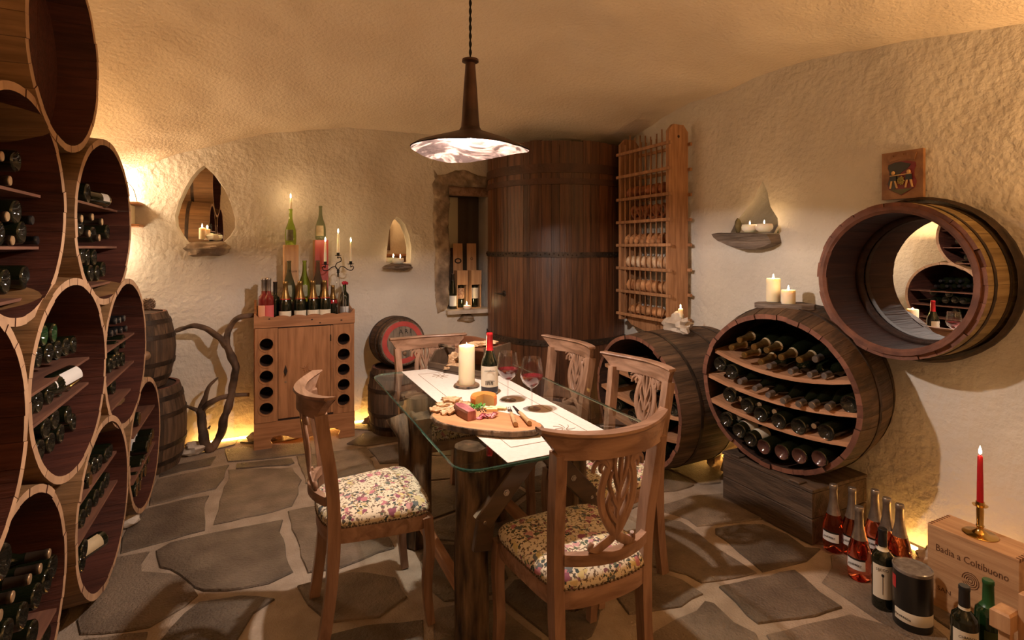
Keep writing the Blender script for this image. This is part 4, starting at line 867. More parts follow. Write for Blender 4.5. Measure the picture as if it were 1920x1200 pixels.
def tallbox(name, label, px_, y, wd, dpth, h, mat, cat='box', rz=0.1):
    p = onC(px_, y); t = thing(name, label, cat, p, rz); th = .008
    G().box((-wd/2, -dpth/2, 0), (wd/2, -dpth/2+th, h), ch=.001).build('front_panel', mat, t); G().box((-wd/2, dpth/2-th, 0), (wd/2, dpth/2, h)).build('back_panel', boxw, t)
    for s_ in (-1, 1): G().box((s_*wd/2-(th if s_ > 0 else 0), -dpth/2+th, 0), (s_*wd/2+(th if s_ < 0 else 0), dpth/2-th, h)).build('side_panel', boxw, t)
    G().box((-wd/2+th, -dpth/2+th, h-th), (wd/2-th, dpth/2-th, h-.001)).build('top_panel', boxw, t); return t, p, h
def flame(par, z, s=1, pw=.5, x=0, y=0):
    f = G().lathe([(0, 0), (.0045*s, .006*s), (.0055*s, .012*s), (.0035*s, .024*s), (.0, .036*s)], 10).build('flame', flamem, par, True, loc=(x, y, z+.004))
    G().tube([(x, y, z-.002), (x+.001, y, z+.008)], .0012, 5).build('wick', wick, par)
    if pw:
        l = lamp((x, y, z+.022*s+.004), pw, FLAME, .006); l.parent = par
    return f
def taper(loc, h, label, mat=waxw, r=.010, grp=None, pw=.5, tip=.7, cat='candle', tilt=None):
    o = G().lathe([(r*1.0, 0), (r*.98, h*.3), (r*tip, h*.97), (r*tip*.7, h), (0, h)], 14).build('taper_candle', mat, smooth=True, angle=50); o.location = loc
    if tilt: o.rotation_euler = tilt
    flame(o, h, 1, pw); return tag(o, label, cat, grp)
def pillar(loc, r, h, label, pw=.4, grp=None, mat=wax, flm=True, dip=.012, name='pillar_candle'):
    o = G().lathe([(0, 0), (r*.97, 0), (r, .004), (r*1.0, h-.006), (r*.94, h), (r*.82, h-.003), (r*.5, h-dip), (0, h-dip)], 32).build(name, mat, smooth=True, angle=45); o.location = loc
    if flm: flame(o, h-dip, .9, pw)
    return tag(o, label, 'candle', grp)
t, p, h = tallbox('wine_box', 'tall pale wooden wine box on the cabinet carrying the candle bottle', 545, 4.62, .105, .09, .61, boxw); hB = p.z+h
text('Dom', .03, t, inkb, frame((.01, -.0455, .40), (1, 0, 0), (0, 0, 1)), 'lettering')
o = bottle('dom', (p.x+.0, p.y, hB), (0, 0, 1), 'green bottle used as candle holder on the pale wine box', body=greeng, lab=M('dark_shield_label', (.10, .09, .05), (.16, .14, .08), rough=.4, scale=20), labt=(.12, .42), half=.7, face=(-.3, -1, 0), sc=.87)
taper((p.x, p.y, hB+.286), .085, 'white candle stub burning in the green bottle on the wine box', r=.0095, pw=1.6)
t, p, h = tallbox('wine_box', 'tall red-fronted wine box on the cabinet under the dark empty bottle', 601, 4.63, .105, .09, .65, redbox); hB = p.z+h
bottle('dom', (p.x, p.y, hB), (0, 0, 1), 'dark empty bottle with shield label on the red wine box', body=sgreen, lab=M('shield_label', (.36, .28, .18), (.5, .4, .27), rough=.6, scale=20), labt=(.12, .42), half=.8, face=(-.3, -1, 0), sc=.85)
# candelabra stuck in the clear bottle
p = cl.location; T = thing('candelabra', 'black wrought-iron three-arm candelabra stuck in the clear bottle', 'candelabra', (p.x, p.y, p.z+.385))
G().tube([(0, 0, -.03), (0, 0, .03)], .007, 8).build('stem', blackiron, T, True)
G().lathe([(.008, 0), (.014, .006), (.008, .012), (.012, .02), (.006, .03)], 12).build('collar', blackiron, T, True)
def arm(pts, cup, nm='arm'):
    a_ = G().tube(spline(pts, 6), .0035, 6).build(nm, blackiron, T, True)
    G().lathe([(0, 0), (.024, .004), (.026, .008), (.012, .008), (.011, .026), (.013, .028), (.0, .026)], 14, T=Matrix.Translation(cup)).build('candle_cup', blackiron, a_, True, 40)
c0 = (0, 0, .135); arm([(0, 0, .02), (-.02, 0, .05), (-.008, 0, .08), (.022, 0, .095), (.018, 0, .125), (-.004, 0, .12), (-.0, 0, .134)], c0)
cps = [c0]
for s_ in (-1, 1):
    cc = (s_*.098, 0, .065); cps.append(cc)
    arm([(0, 0, .02), (s_*.02, 0, .05), (s_*.05, 0, .045), (s_*.075, 0, .025), (s_*.105, 0, .02), (s_*.12, 0, .04), (s_*.11, 0, .055), (s_*.098, 0, .045), (s_*.098, 0, .065)], cc)
for cc, nm in zip(cps, ('middle', 'left', 'right')): taper(Vector(T.location)+Vector(cc)+Vector((0, 0, .026)), .155, f'{nm} white taper candle on the black candelabra', r=.0105, grp='tapers on the candelabra', pw=.45)
# red rose
p = onC(646, 4.50); T = thing('rose', 'red rose in the slim bottle at the right end of the cabinet', 'flower', (p.x, p.y, TZ+.27))
g = G()
for i in range(9): a = i*2.4; r_ = .004+.0022*i; g.blob((cos(a)*r_, sin(a)*r_, .035-.001*i), (.010, .010, .013), i, .1, n=8, k=5)
g.build('petals', rosep, T, True); G().tube([(-.01, -.03, -.03), (0, 0, .03)], .0018, 5).build('stem', herb, T)
# ---------------------------------------------------------------- driftwood branch
def bpath(L, r, y=4.52):
    pts = spline([RY(250+a/3.428, 550+b_/3.428, y+noise.noise(Vector((a*.01, b_*.01, 0)))*.06) for a, b_ in L], 5); n = len(pts)
    return G().tube(pts, [r[0]+(r[1]-r[0])*i/(n-1) for i in range(n)], 10, rough=.5)
T = thing('driftwood_branch', 'twisted dark driftwood branch standing beside the pine cabinet', 'branch', (0, 0, 0))
for L, r, nm in (([(490, 1010), (550, 930), (580, 830), (612, 720), (640, 600), (657, 480), (620, 380), (592, 290)], (.038, .030), 'limb'), ([(592, 300), (625, 210), (680, 155), (775, 142)], (.028, .020), 'branch'),
     ([(600, 340), (540, 275), (470, 228), (390, 208), (325, 225), (272, 242)], (.030, .018), 'branch'), ([(492, 1012), (450, 940), (440, 840), (432, 740)], (.042, .040), 'trunk'),
     ([(432, 760), (460, 680), (485, 600), (545, 540)], (.034, .007), 'branch'), ([(440, 750), (520, 690), (620, 658), (745, 652)], (.032, .017), 'branch'), ([(435, 765), (385, 742), (340, 722)], (.02, .009), 'twig'), ([(480, 870), (495, 850)], (.014, .006), 'knot'), ([(640, 440), (655, 420)], (.008, .003), 'twig')):
    bpath(L, (r[0]*.78, r[1]*.8)).build(nm, drift, T, True)
# ---------------------------------------------------------------- niche candles, sconce, window recess contents
p = RY(380, 447, 4.66); pillar((RY(379, 447, 4.66).x, 4.66, 1.567), .022, .085, 'white pillar candle burning on the teardrop niche ledge', .9, dip=.004)
rock('wax_lump', (RY(398, 447, 4.66).x, 4.66, 1.587), (.045, .03, .024), 2, 'melted white candle stump beside the pillar on the teardrop ledge', 'candle', waxw, .15)
p = RY(748, 492, 4.70); o = G().lathe([(0, 0), (.045, 0), (.054, .025), (.05, .048), (.03, .044), (0, .04)], 24).build('bowl_candle', waxw, smooth=True); o.location = (p.x-.01, 4.70, 1.362); flame(o, .044, 1, .9, x=.022); tag(o, 'squat white bowl-shaped candle burning in the small pointed niche', 'candle')
for i, (px_, lb) in enumerate(((1406, 'left'), (1433, 'right'))):
    p = RX(px_, 439, 2.90); o = G().lathe([(0, 0), (.032, 0), (.050, .018), (.052, .034), (.046, .050), (.02, .05), (0, .046)], 26).build('ball_candle', waxw, smooth=True); o.location = (2.90, p.y, 1.603); flame(o, .046, .7, .35); tag(o, f'{lb} squat round white candle on the slate ledge of the right wall', 'candle', 'round candles on the slate ledge')
p = RX(1382, 438, 2.98); tag(G().blob((0, 0, .05), (.022, .022, .052), 4, .1, n=12).build('pear_gourd', M('dark_gourd', (.12, .09, .04), (.2, .16, .07), rough=.6, scale=20), smooth=True), 'small dark pear-shaped gourd at left in the triangular niche', 'gourd').location = (2.99, p.y, 1.603)
T = thing('wall_sconce', 'white block lamp between two wooden slats in the glowing back-left corner', 'lamp', (-.86, 4.66, 1.74))
G().box((-.055, -.06, -.07), (.045, .09, .07), ch=.004).build('lamp_body', M('warm_white_paint', (.78, .68, .5), rough=.7), T)
for z in (-.088, .072): G().box((-.08, -.10, z), (.10, .09, z+.018), ch=.004).build('slat', shelfw, T)
tag(G().tube(spline([RY(237, 340, 4.70), RY(250, 355, 4.70), RY(258, 382, 4.68)], 6), .0025, 5).build('cable', blackiron, smooth=True), 'thin black cable hanging to the block lamp on the back wall', 'cable')
# window recess
sz = .925; bx = lambda px_, y: RY(px_, 575, y).x
bottle('hock', (bx(849, 4.80), 4.80, sz), (0, 0, 1), 'slim dark bottle with white label in the window recess', lab=paperw, labt=(.08, .38), cap=corkcap, capt=.80, face=(-.2, -1, 0), sc=1.0)
def winebox(px_, y, label, rear, lb2, dz=0):
    x = bx(px_, y); t = thing('wine_box', label, 'box', (x, y, sz)); w_ = .052; h1, h2 = .36, .55
    G().box((-w_, -.045, h1-.135), (w_, -.037, h1)).build('sliding_lid', boxw, t)
    for s_ in (-1, 1): G().box((s_*w_-(.007 if s_ > 0 else 0), -.037, 0), (s_*w_+(.007 if s_ < 0 else 0), .045, h1)).build('side_panel', boxw, t)
    G().box((-w_+.007, .037, 0), (w_-.007, .045, h1)).build('back_panel', boxw, t); G().box((-w_, -.045, 0), (w_, .045, .007)).build('bottom_panel', boxw, t)
    r_ = tag(G().box((-w_*.92, -.008, 0), (w_*.92, .0, .62), ch=.001).build('box_lid', boxw), lb2, 'lid'); r_.location = (x+.002, y+.075, sz); r_.rotation_euler = (-.04, 0, 0)
    bottle('bordeaux', (x, y+.005, sz+.0075), (0, 0, 1), rear, lab=M('brown_print', (.22, .09, .06), (.5, .33, .2), rough=.6, scale=60) if px_ < 868 else paper, labt=(.28, .62), half=1.2, face=(-.2, -1, 0), sc=1.0); return r_
r1 = winebox(864, 4.82, 'left pale wine box with half-open front in the window recess', 'bottle with brown label inside the left window box', 'pale box lid with oval crest standing behind the left window box')
g = G().lathe([(.036, 0), (.036, .0015), (.0, .0015)], 28, T=frame((0, -.0085, .45), (1, 0, 0), (0, 0, 1)) @ Matrix.Diagonal((1, .75, 1, 1))); g.build('crest', ink, r1)
G().lathe([(.022, .0), (.022, .0008), (0, .0008)], 24, T=frame((0, -.0105, .45), (1, 0, 0), (0, 0, 1)) @ Matrix.Diagonal((1, .65, 1, 1))).build('oval', boxw, r1)
r2 = winebox(890, 4.80, 'right pale wine box with half-open front in the window recess', 'bottle with cream label inside the right window box', 'pale box lid with small round stamp behind the right window box')
G().lathe([(.013, 0), (.013, .0012), (.009, .0012), (.009, 0)], 18, T=frame((0, -.0085, .47), (1, 0, 0), (0, 0, 1))).build('stamp', ink, r2)
p = RY(876, 577, 4.70); o = G().lathe([(0, 0), (.028, 0), (.036, .02), (.034, .038), (.02, .034), (0, .032)], 22).build('tealight', waxw, smooth=True); o.location = (p.x, 4.70, sz); flame(o, .034, 1.0, .8, x=-.004); tag(o, 'small white bowl candle burning on the window sill', 'candle')
# ---------------------------------------------------------------- slabs, candles and stones on the casks
o = G().plate([tuple(q) for q in resample([Vector(q) for q in [(-.15, -.06), (-.05, -.09), (.10, -.08), (.16, -.02), (.13, .07), (0, .10), (-.13, .05), (-.17, 0)]], .04)], [], .028).build('stone_slab', slatem)
sp = RX(1470, 588, 2.66); o.location = (2.68, 2.06, 1.160); o.rotation_euler = (0, .03, pi/2+.15); tag(o, 'flat grey stone slab on top of the tilted cask under two candles', 'stone slab')
pa = RX(1450, 580, 2.70); pb = RX(1476, 581, 2.66)
pillar((2.70, pa.y, 1.189), .038, .135, 'taller white pillar candle on the slab above the tilted cask', .35, dip=.01, grp='candles on the slab'); pillar((2.67, pb.y, 1.189), .036, .078, 'shorter white candle on the slab above the tilted cask', .35, dip=.01, grp='candles on the slab')
ms = RX(1272, 625, 2.66); rock('white_stone', (2.66, ms.y, .955), (.065, .105, .075), 12, 'knobbly white stone carrying a small candle on the floor cask', 'stone', paleston, .4, 2.2)
p = RX(1276, 610, 2.66); pillar((2.66, p.y, 1.012), .017, .065, 'small white candle on the knobbly white stone', .5, dip=.004)
# coat of arms plaque: relief tile
T = thing('crest_plaque', 'square clay plaque with red and black shield above the wall cask', 'plaque', (2.975, 1.595, 1.872))
FP = Matrix(((0, 0, -1, 0), (-1, 0, 0, 0), (0, 1, 0, 0), (0, 0, 0, 1)))    # plate x -> -y, y -> z, thickness -> -x
def pl(L, h, name, mat, z0=0, par=None): return G().plate(L, [], h, T=Matrix.Translation((-z0, 0, 0)) @ FP).build(name, mat, par or T)
clay = M('glazed_clay', (.20, .085, .035), (.36, .18, .08), rough=.45, scale=14, bump=.6, bs=30)
pl([(-.096, -.121), (.096, -.121), (.096, .121), (-.096, .121)], .022, 'tile', clay, -.004)
sh = [(-.062, .058), (-.03, .068), (0, .07), (.03, .068), (.062, .058), (.066, .04), (.058, .02), (.058, -.01), (.068, -.04), (.06, -.07), (.03, -.088), (0, -.105), (-.03, -.088), (-.06, -.07), (-.068, -.04), (-.058, -.01), (-.058, .02), (-.066, .04)]
S = pl(sh, .003, 'shield', M('oxblood', (.17, .012, .018), rough=.4), .018)
blk = M('glossy_black', (.012, .011, .009), rough=.3)
pl([(-.061, .056), (-.03, .066), (.0, .066), (.045, .05), (.03, .03), (.0, .012), (-.012, -.01), (-.02, -.03), (-.03, -.07), (-.055, -.068), (-.064, -.04), (-.055, -.01), (-.055, .02), (-.063, .04)], .002, 'black_field', blk, .021)
pl([(-.052, -.072), (.052, -.072), (.028, -.086), (0, -.101), (-.028, -.086)], .003, 'green_base', M('mossy_glaze', (.10, .09, .035), rough=.5), .021)
pl([(-.06, .07), (-.066, .098), (-.04, .104), (-.038, .095), (-.02, .098), (-.018, .107), (.008, .109), (.01, .10), (.028, .10), (.03, .108), (.07, .104), (.06, .07), (0, .082)], .006, 'crown_wall', clay, .018)
ochre = M('ochre_glaze', (.62, .38, .16), rough=.5)
for s_, nm in ((-1, 'figure'), (1, 'figure')):
    x = s_*.036; fg = pl([(x-.013, .0), (x+.013, .0), (x+.015, -.028), (x-.015, -.028)], .006, 'grape_bearer', M('navy_glaze', (.018, .02, .026), rough=.4), .022)
    G().blob((-.027, -x, .012), (.005, .010, .011), 1, 0, n=10, k=6).build('head', ochre, fg, True)
    for q in (-.008, .008): pl([(x+q-.004, -.028), (x+q+.004, -.028), (x+q*2+.004, -.066), (x+q*2-.003, -.066)], .005, 'leg', ochre, .022, fg)
pl([(-.05, -.004), (.05, .0), (.05, .004), (-.05, 0)], .003, 'pole', ochre, .029)
g = G()
for i in range(26): a = i*2.4; r_ = .016*math.sqrt(i/26); g.blob((-.026, -r_*cos(a), -.03-r_*sin(a)*1.3), (.004, .004, .004), i, 0, n=6, k=4)
g.build('grapes', M('olive_glaze', (.30, .24, .07), rough=.4), T, True)
# ---------------------------------------------------------------- pendant lamp
T = thing('pendant_lamp', 'dark iron pendant lamp with wide flat crumpled shade above the table', 'lamp', (PEND[0], PEND[1], 1.945)); rs = .262
def shade(dr, dz, mat, name):
    g = G(); n = 64; prof = [(.034, .10), (.05, .072), (.10, .052), (.17, .030), (.235, .006), (rs, -.012)]
    for r_, z in prof:
        for i in range(n):
            a = 2*pi*i/n; wv = (r_/rs)**2*(.010*sin(a*2+1.2)+.006*sin(a*3+.4)); q = Vector((r_*cos(a)*7, r_*sin(a)*7, 0))
            g.v.append(Vector(((r_+dr)*cos(a), (r_+dr)*sin(a), z+dz+wv+.004*noise.noise(q*2.5))))
    g.f = [(j*n+i, j*n+(i+1) % n, (j+1)*n+(i+1) % n, (j+1)*n+i) for j in range(len(prof)-1) for i in range(n)]; g.m = [0]*len(g.f); return g.build(name, mat, T, True)
shade(0, 0, shadeo, 'shade'); si = shade(-.003, -.004, shadei, 'shade_lining')
st_ = G().lathe([(0, .385), (.036, .385), (.037, .375), (.022, .368), (.022, .36), (.030, .25), (.038, .12), (.042, .085)], 24).build('stem_cone', shadeo, T, True, 50)
G().tube([(0, 0, .385), (0, 0, 1.08)], .0035, 6).build('cord', blackiron, T)
g = G(); n = 120
for k in (0, pi): g.tube([(.0042*cos(i*.5+k), .0042*sin(i*.5+k), .385+.69*i/n) for i in range(n)], .0026, 5)
g.build('braid', blackiron, T, True)
G().blob((0, 0, .039), (.014, .014, .014), 0, 0, n=14, k=8).build('bulb', bulbm, T, True); G().lathe([(.012, .062), (.014, .066), (.014, .10), (0, .10)], 14).build('socket', blackiron, T, True)
# ---------------------------------------------------------------- glass table on logs
TX0, TX1, TY0, TY1, TH_ = .600, 1.488, 1.655, 3.172, .76
T = thing('glass_table', 'rectangular glass-topped table on bark-covered log legs', 'table', ((TX0+TX1)/2, (TY0+TY1)/2, 0)); ox, oy = T.location.x, T.location.y
def rrect(x0, y0, x1, y1, r_, n=8):
    out = []
    for cx, cy, a0 in ((x1-r_, y1-r_, 0), (x0+r_, y1-r_, 90), (x0+r_, y0+r_, 180), (x1-r_, y0+r_, 270)):
        for i in range(n+1): a = radians(a0+90*i/n); out.append((cx+r_*cos(a), cy+r_*sin(a)))
    return out
o_ = rrect(TX0-ox, TY0-oy, TX1-ox, TY1-oy, .085)
g = G(); n = len(o_); sc_ = lambda L, d: [(x-(d if x > 0 else -d), y-(d if y > 0 else -d)) for x, y in L]
rings = [(sc_(o_, .003), TH_-.012), (o_, TH_-.009), (o_, TH_-.003), (sc_(o_, .003), TH_)]
for L, z in rings: g.v += [Vector((x, y, z)) for x, y in L]
g.f = [(j*n+i, j*n+(i+1) % n, (j+1)*n+(i+1) % n, (j+1)*n+i) for j in range(3) for i in range(n)]; g.m = [1]*len(g.f); g.f += [tuple(range(n))[::-1], tuple(3*n+i for i in range(n))]; g.m += [0, 0]
g.build('tabletop', [tglass, medge], T)
def log(x, y, z0, z1, r_, seed, name='leg'):
    g = G(); n = 28; zs = [z0+(z1-z0)*i/14 for i in range(15)]
    for z in zs:
        for i in range(n):
            a = 2*pi*i/n; q = 1+.16*noise.noise(Vector((cos(a)*1.4+seed, sin(a)*1.4, z*.8)))+.18*noise.noise(Vector((cos(a)*5+seed, sin(a)*5, z*1.2)))+.10*noise.noise(Vector((cos(a)*9, sin(a)*9+seed, z*5)))
            g.v.append(Vector((r_*q*cos(a), r_*q*sin(a), z)))
    g.f = [(j*n+i, j*n+(i+1) % n, (j+1)*n+(i+1) % n, (j+1)*n+i) for j in range(14) for i in range(n)]; g.m = [0]*len(g.f)
    g.f += [tuple(range(n))[::-1], tuple(14*n+i for i in range(n))]; g.m += [1, 1]
    return g.build(name, [bark, legtop], T, True, 60, loc=(x-ox, y-oy, 0))
lgs = [log(.735, 1.90, 0, TH_-.013, .064, 1), log(.735, 2.66, 0, TH_-.013, .066, 2), log(1.20, 1.93, 0, TH_-.013, .062, 3), log(1.20, 2.72, 0, TH_-.013, .062, 4)]
def beam(a, b_, w_, h_, name, mat, up=(0, 1, 0), par=None):
    a = Vector(a)-Vector((ox, oy, 0)); b_ = Vector(b_)-Vector((ox, oy, 0)); d = (b_-a); l = d.length; d.normalize(); u = Vector(up); s_ = d.cross(u).normalized()
    M_ = Matrix((d, s_, u)).transposed().to_4x4(); M_.translation = a
    return G().box((0, -h_/2, -w_/2), (l, h_/2, w_/2), T=M_, ch=.004).build(name, mat, par or T)
brm = M('brace_wood', (.055, .034, .022), (.10, .062, .038), rough=.35, scale=4, st=(1, 6, 6), coat=.3)
for y in (1.80, 2.86):
    for s_, x0, x1 in ((1, .735, .955), (-1, 1.21, .99)):
        br = beam((x0, y, .50), (x1, y, .735), .030, .075, 'brace', brm); br2 = beam((x0, y, .40), (x0+s_*.02, y, .53), .028, .07, 'brace_foot', brm)
        for t_, rr_ in ((.42, .013), (.03, .007)):
            q = Vector((x0+(x1-x0)*t_-ox, y-oy-.016, .50+.235*t_)); G().lathe([(0, .007), (rr_*.6, .007), (rr_*.7, .003), (rr_, .003), (rr_, 0)], 6 if rr_ > .01 else 10, T=frame(q, (1, 0, 0), (0, 0, 1))).build('bolt', steel, br)
beam((.735, 1.96, .14), (.735, 2.60, .14), .04, .05, 'stretcher', shelfw, (1, 0, 0)); beam((1.2, 1.99, .14), (1.2, 2.66, .14), .04, .05, 'stretcher', shelfw, (1, 0, 0))
beam((.735, 2.55, .62), (.72, 2.80, .70), .09, .09, 'log_brace', bark, (1, 0, 0))
p = RZ(752, 985, .1); lb_ = G().tube([(.655-ox, 2.60-oy, .40), (.655-ox, 2.62-oy, .56), (.63-ox, 2.66-oy, .66)], [.028, .03, .055], 12, rough=.2).build('cut_branch', [bark], T, True)
# table runner
rx0, rx1, ry0, ry1 = .776, 1.268, 1.662, 3.160
g = G(); nx, ny = 20, 60
for top in (1, 0):
    for j in range(ny+1):
        for i in range(nx+1):
            x = rx0+(rx1-rx0)*i/nx; y = ry0+(ry1-ry0)*j/ny; g.v.append(Vector((x, y, TH_+.0008+.0012*top+.0006*abs(noise.noise(Vector((x*9, y*9, 0)))))))
m_ = (nx+1)*(ny+1)
g.f = [(j*(nx+1)+i, j*(nx+1)+i+1, (j+1)*(nx+1)+i+1, (j+1)*(nx+1)+i) for j in range(ny) for i in range(nx)]; g.f += [tuple(v+m_ for v in q)[::-1] for q in g.f]
ed_ = [i for i in range(nx)]
for i in range(nx): g.f.append((i, i+1, m_+i+1, m_+i)); q = ny*(nx+1)+i; g.f.append((q, q+1, m_+q+1, m_+q))
for j in range(ny): q = j*(nx+1); g.f.append((q, q+nx+1, m_+q+nx+1, m_+q)); q += nx; g.f.append((q, q+nx+1, m_+q+nx+1, m_+q))
g.m = [0]*len(g.f); run = tag(g.build('table_runner', linen, smooth=True, angle=50), 'cream linen runner along the glass table', 'table runner')
RT = TH_+.0032
stitch = M('brown_stitch', (.36, .25, .17), rough=.9); g = G(); q = .07
for a, b_ in (((rx0+q, ry0+.12), (rx1-q, ry0+.12)), ((rx0+q, ry0+.12), (rx0+q, ry1-.12)), ((rx1-q, ry0+.12), (rx1-q, ry1-.12)), ((rx0+q, ry1-.12), (rx1-q, ry1-.12))):
    g.tube([(a[0], a[1], RT-.0004), (b_[0], b_[1], RT-.0004)], .0009, 4)
g.build('drawn_thread_border', stitch, run)
g = G()
for cx, cy in ((1.13, 1.87), (.95, 2.95)):
    for i in range(8):
        a = i*pi/4; g.tube([(cx+cos(a+t_*.5)*.035*t_, cy+sin(a+t_*.5)*.035*t_*1.3, RT) for t_ in (0.2, .5, .8, 1.1, 1.3)], .0009, 4)
g.build('embroidery', stitch, run)
# ---------------------------------------------------------------- on the table
p = RZ(875, 724, RT); cs = G(); n = 32
cs.lathe([(0, 0), (.066, 0), (.070, .005), (.066, .011), (0, .011)], 32)
for v in cs.v: v.xy *= 1+.04*noise.noise(Vector((v.x*30, v.y*30, 0)))
cs = tag(cs.build('coaster', [bark], smooth=True, angle=50), 'round bark-edged wooden coaster under the big candle', 'coaster'); cs.location = p
G().lathe([(0, .0112), (.058, .0112)], 28).build('cut_face', logtop, cs)
pillar(p+Vector((0, 0, .0118)), .043, .205, 'large ivory pillar candle on the table', 1.3, dip=.02)
p = RZ(918, 737, RT+.001)
bt = bottle('burgundy', p, (0, 0, 1), 'open red wine bottle with red capsule on the table runner', cap=redcap, capt=.72, lab=paper, labt=(.13, .47), half=1.7, face=(-.33, -.9, 0), sc=1.03)
put('label_base', labm('burgundy', .04, .125, M('dark_label', (.03, .025, .03), rough=.5), 1.7), bt)
fr = lambda a, z, r_=.0424: frame((r_*cos(a), r_*sin(a), z), (-sin(a), cos(a), 0), (0, 0, 1))
text('castelfeder', .0125, bt, ink, frame((.0428, 0, .118), (0, 1, 0), (0, 0, 1)), 'lettering', ext=.0003)
for i in range(5):
    y = -.02+i*.008; G().tube([(.0422, y, .050), (.0422, y+.002*(i % 2), .066)], .0014, 4).build('tree_emblem', ink, bt)
G().tube([(.0415, -.024, .0685), (.0422, 0, .0705), (.0415, .022, .0685)], .0009, 4).build('ground_line', ink, bt)
def wineglass(loc, label):
    t = thing('wine_glass', label, 'wine glass', loc, group='wine glasses on the table')
    o = [(0, 0), (.040, 0), (.041, .0012), (.03, .003), (.010, .006), (.0042, .014), (.0036, .05), (.0036, .085), (.006, .096), (.020, .104), (.040, .122), (.0525, .148), (.0535, .162), (.048, .195), (.0415, .235)]
    i = [(.0405, .2352), (.0468, .195), (.0522, .162), (.0512, .149), (.039, .1235), (.019, .1062), (.004, .101), (0, .1005)]
    G().lathe(o+i, 40).build('glass_bowl', glass, t, True, 40)
    w_ = [(0, .1012), (.004, .1017), (.0186, .1070), (.0385, .1242), (.0505, .1495), (.0510, .153), (.0498, .1527), (0, .1525)]
    G().lathe(w_, 40).build('red_wine', redwine, t, True, 40); return t
wineglass(RZ(952, 751, RT+.001), 'left wine glass with red wine, nearer the bottle'); wineglass(RZ(997, 767, RT+.001), 'right wine glass with red wine, farther from the bottle')
# serving board
ba = RZ(811, 772, .79); bb = RZ(1018, 802, .79); bc = (ba+bb)/2; dv = (bb-ba); hl = dv.length/2; an = math.atan2(dv.y, dv.x)
T = thing('serving_board', 'oval bark-edged wooden serving board with food on the table', 'serving board', (bc.x, bc.y, RT+.001), an)
g = G(); n = 72; P = []
for z, s_ in ((0, .94), (.006, .985), (.016, 1.0), (.024, .985), (.026, .955)):
    for i in range(n):
        a = 2*pi*i/n; q = 1+.05*noise.noise(Vector((cos(a)*2, sin(a)*2, 4)))+(.03*noise.noise(Vector((cos(a)*11, sin(a)*11, z*90))) if z < .025 else .012*noise.noise(Vector((cos(a)*9, sin(a)*9, 0))))
        g.v.append(Vector((hl*s_*q*cos(a), .126*s_*q*sin(a)*(1-.1*cos(a)), z)))
g.f = [(j*n+i, j*n+(i+1) % n, (j+1)*n+(i+1) % n, (j+1)*n+i) for j in range(4) for i in range(n)]+[tuple(range(n))[::-1], tuple(4*n+i for i in range(n))]; g.m = [1]*(4*n)+[0, 0]
g.build('board', [boardw, bark], T, True, 45)
BT = RT+.001+.0265
def onB(a, b_): return RZ(a, b_, BT)
for i, (a, b_, s_, ry) in enumerate(((822, 770, 1.05, .1), (841, 774, 1.15, -.1), (833, 765, 1.1, .1), (853, 765, 1.2, .15), (870, 765, 1.0, -.15), (846, 762, 1.2, .1))):
    g = G(); nn = 34; L = []
    for k in range(nn): aa = 2*pi*k/nn; r_ = .029*s_*(1+.45*noise.noise(Vector((cos(aa)*2+i*3, sin(aa)*2, i)))+.35*noise.noise(Vector((cos(aa)*7, sin(aa)*7+i*4, i)))); L.append((r_*cos(aa)*1.3, r_*sin(aa)))
    g.plate(L, [], .007)
    for v in g.v: v.z += .010*noise.noise(Vector((v.x*20, v.y*20, i)))+.006*noise.noise(Vector((v.x*55, v.y*55, i)))
    mz = min(v.z for v in g.v)
    for v in g.v: v.z -= mz
    o = g.build('flatbread_piece', flat, smooth=True, angle=50); p = onB(a, b_); o.location = (p.x, p.y, BT+.001+(.010 if i > 1 else 0)+(.014 if i == 5 else 0)); o.rotation_euler = (ry*.5, ry*.4, i*1.3)
    tag(o, ['leftmost broken flatbread piece at the board end', 'front broken flatbread piece beside the ham', 'flatbread piece lying on the leftmost piece', 'middle flatbread piece behind the ham', 'flatbread piece nearest the cheese wheel', 'topmost flatbread piece of the pile on the board'][i], 'bread', 'flatbread pieces on the serving board')
p = onB(907, 760); cw_ = thing('round_cheese', 'small orange-rinded cheese wheel with a wedge cut out', 'cheese', p, 0)
g = G(); R_ = .060; Hc = .052; n = 30; a0 = radians(-95); a1 = radians(200); am = a0
cut0, cut1 = radians(-150), radians(-62)      # opening towards the viewer
A = [cut1+(2*pi+cut0-cut1)*i/n for i in range(n+1)]; prof = [(0, 0), (R_-.006, 0), (R_, .008), (R_, Hc-.012), (R_-.005, Hc-.003), (R_-.014, Hc), (0, Hc)]
k_ = len(prof)
for a in A:
    for r_, z in prof: g.v.append(Vector((r_*cos(a), r_*sin(a), z)))
for i in range(n):
    for j in range(k_-1): g.f.append((i*k_+j, (i+1)*k_+j, (i+1)*k_+j+1, i*k_+j+1)); g.m.append(0)
g.f += [tuple(range(k_)), tuple(n*k_+j for j in range(k_))[::-1]]; g.m += [1, 1]; g.build('rind', [cheeser, cheese], cw_)
me = G().v;
def prism3(L, z0, h, mats, name, loc, rz, label, cat, tilt=None):
    o = G().plate(L, [], h, me=1).build(name, mats); o.location = loc; o.rotation_euler = tilt or (0, 0, rz); return tag(o, label, cat)
p = onB(871, 779); dirx = (onB(889, 790)-onB(852, 765)).xy; rz = math.atan2(dirx.y, dirx.x)
hm = thing('cured_ham', 'wedge of dark-rinded cured ham on the serving board', 'ham', p, rz)
g = G(); L = [(-.085, -.010), (-.06, .018), (.0, .028), (.072, .020), (.076, -.020), (.0, -.028), (-.06, -.024)]; n = len(L); sec = [(0, .96), (.004, 1), (.030, 1), (.038, .84)]
for z, s_ in sec: g.v += [Vector((x*(s_ if x < .05 else 1), y*s_, z)) for x, y in L]
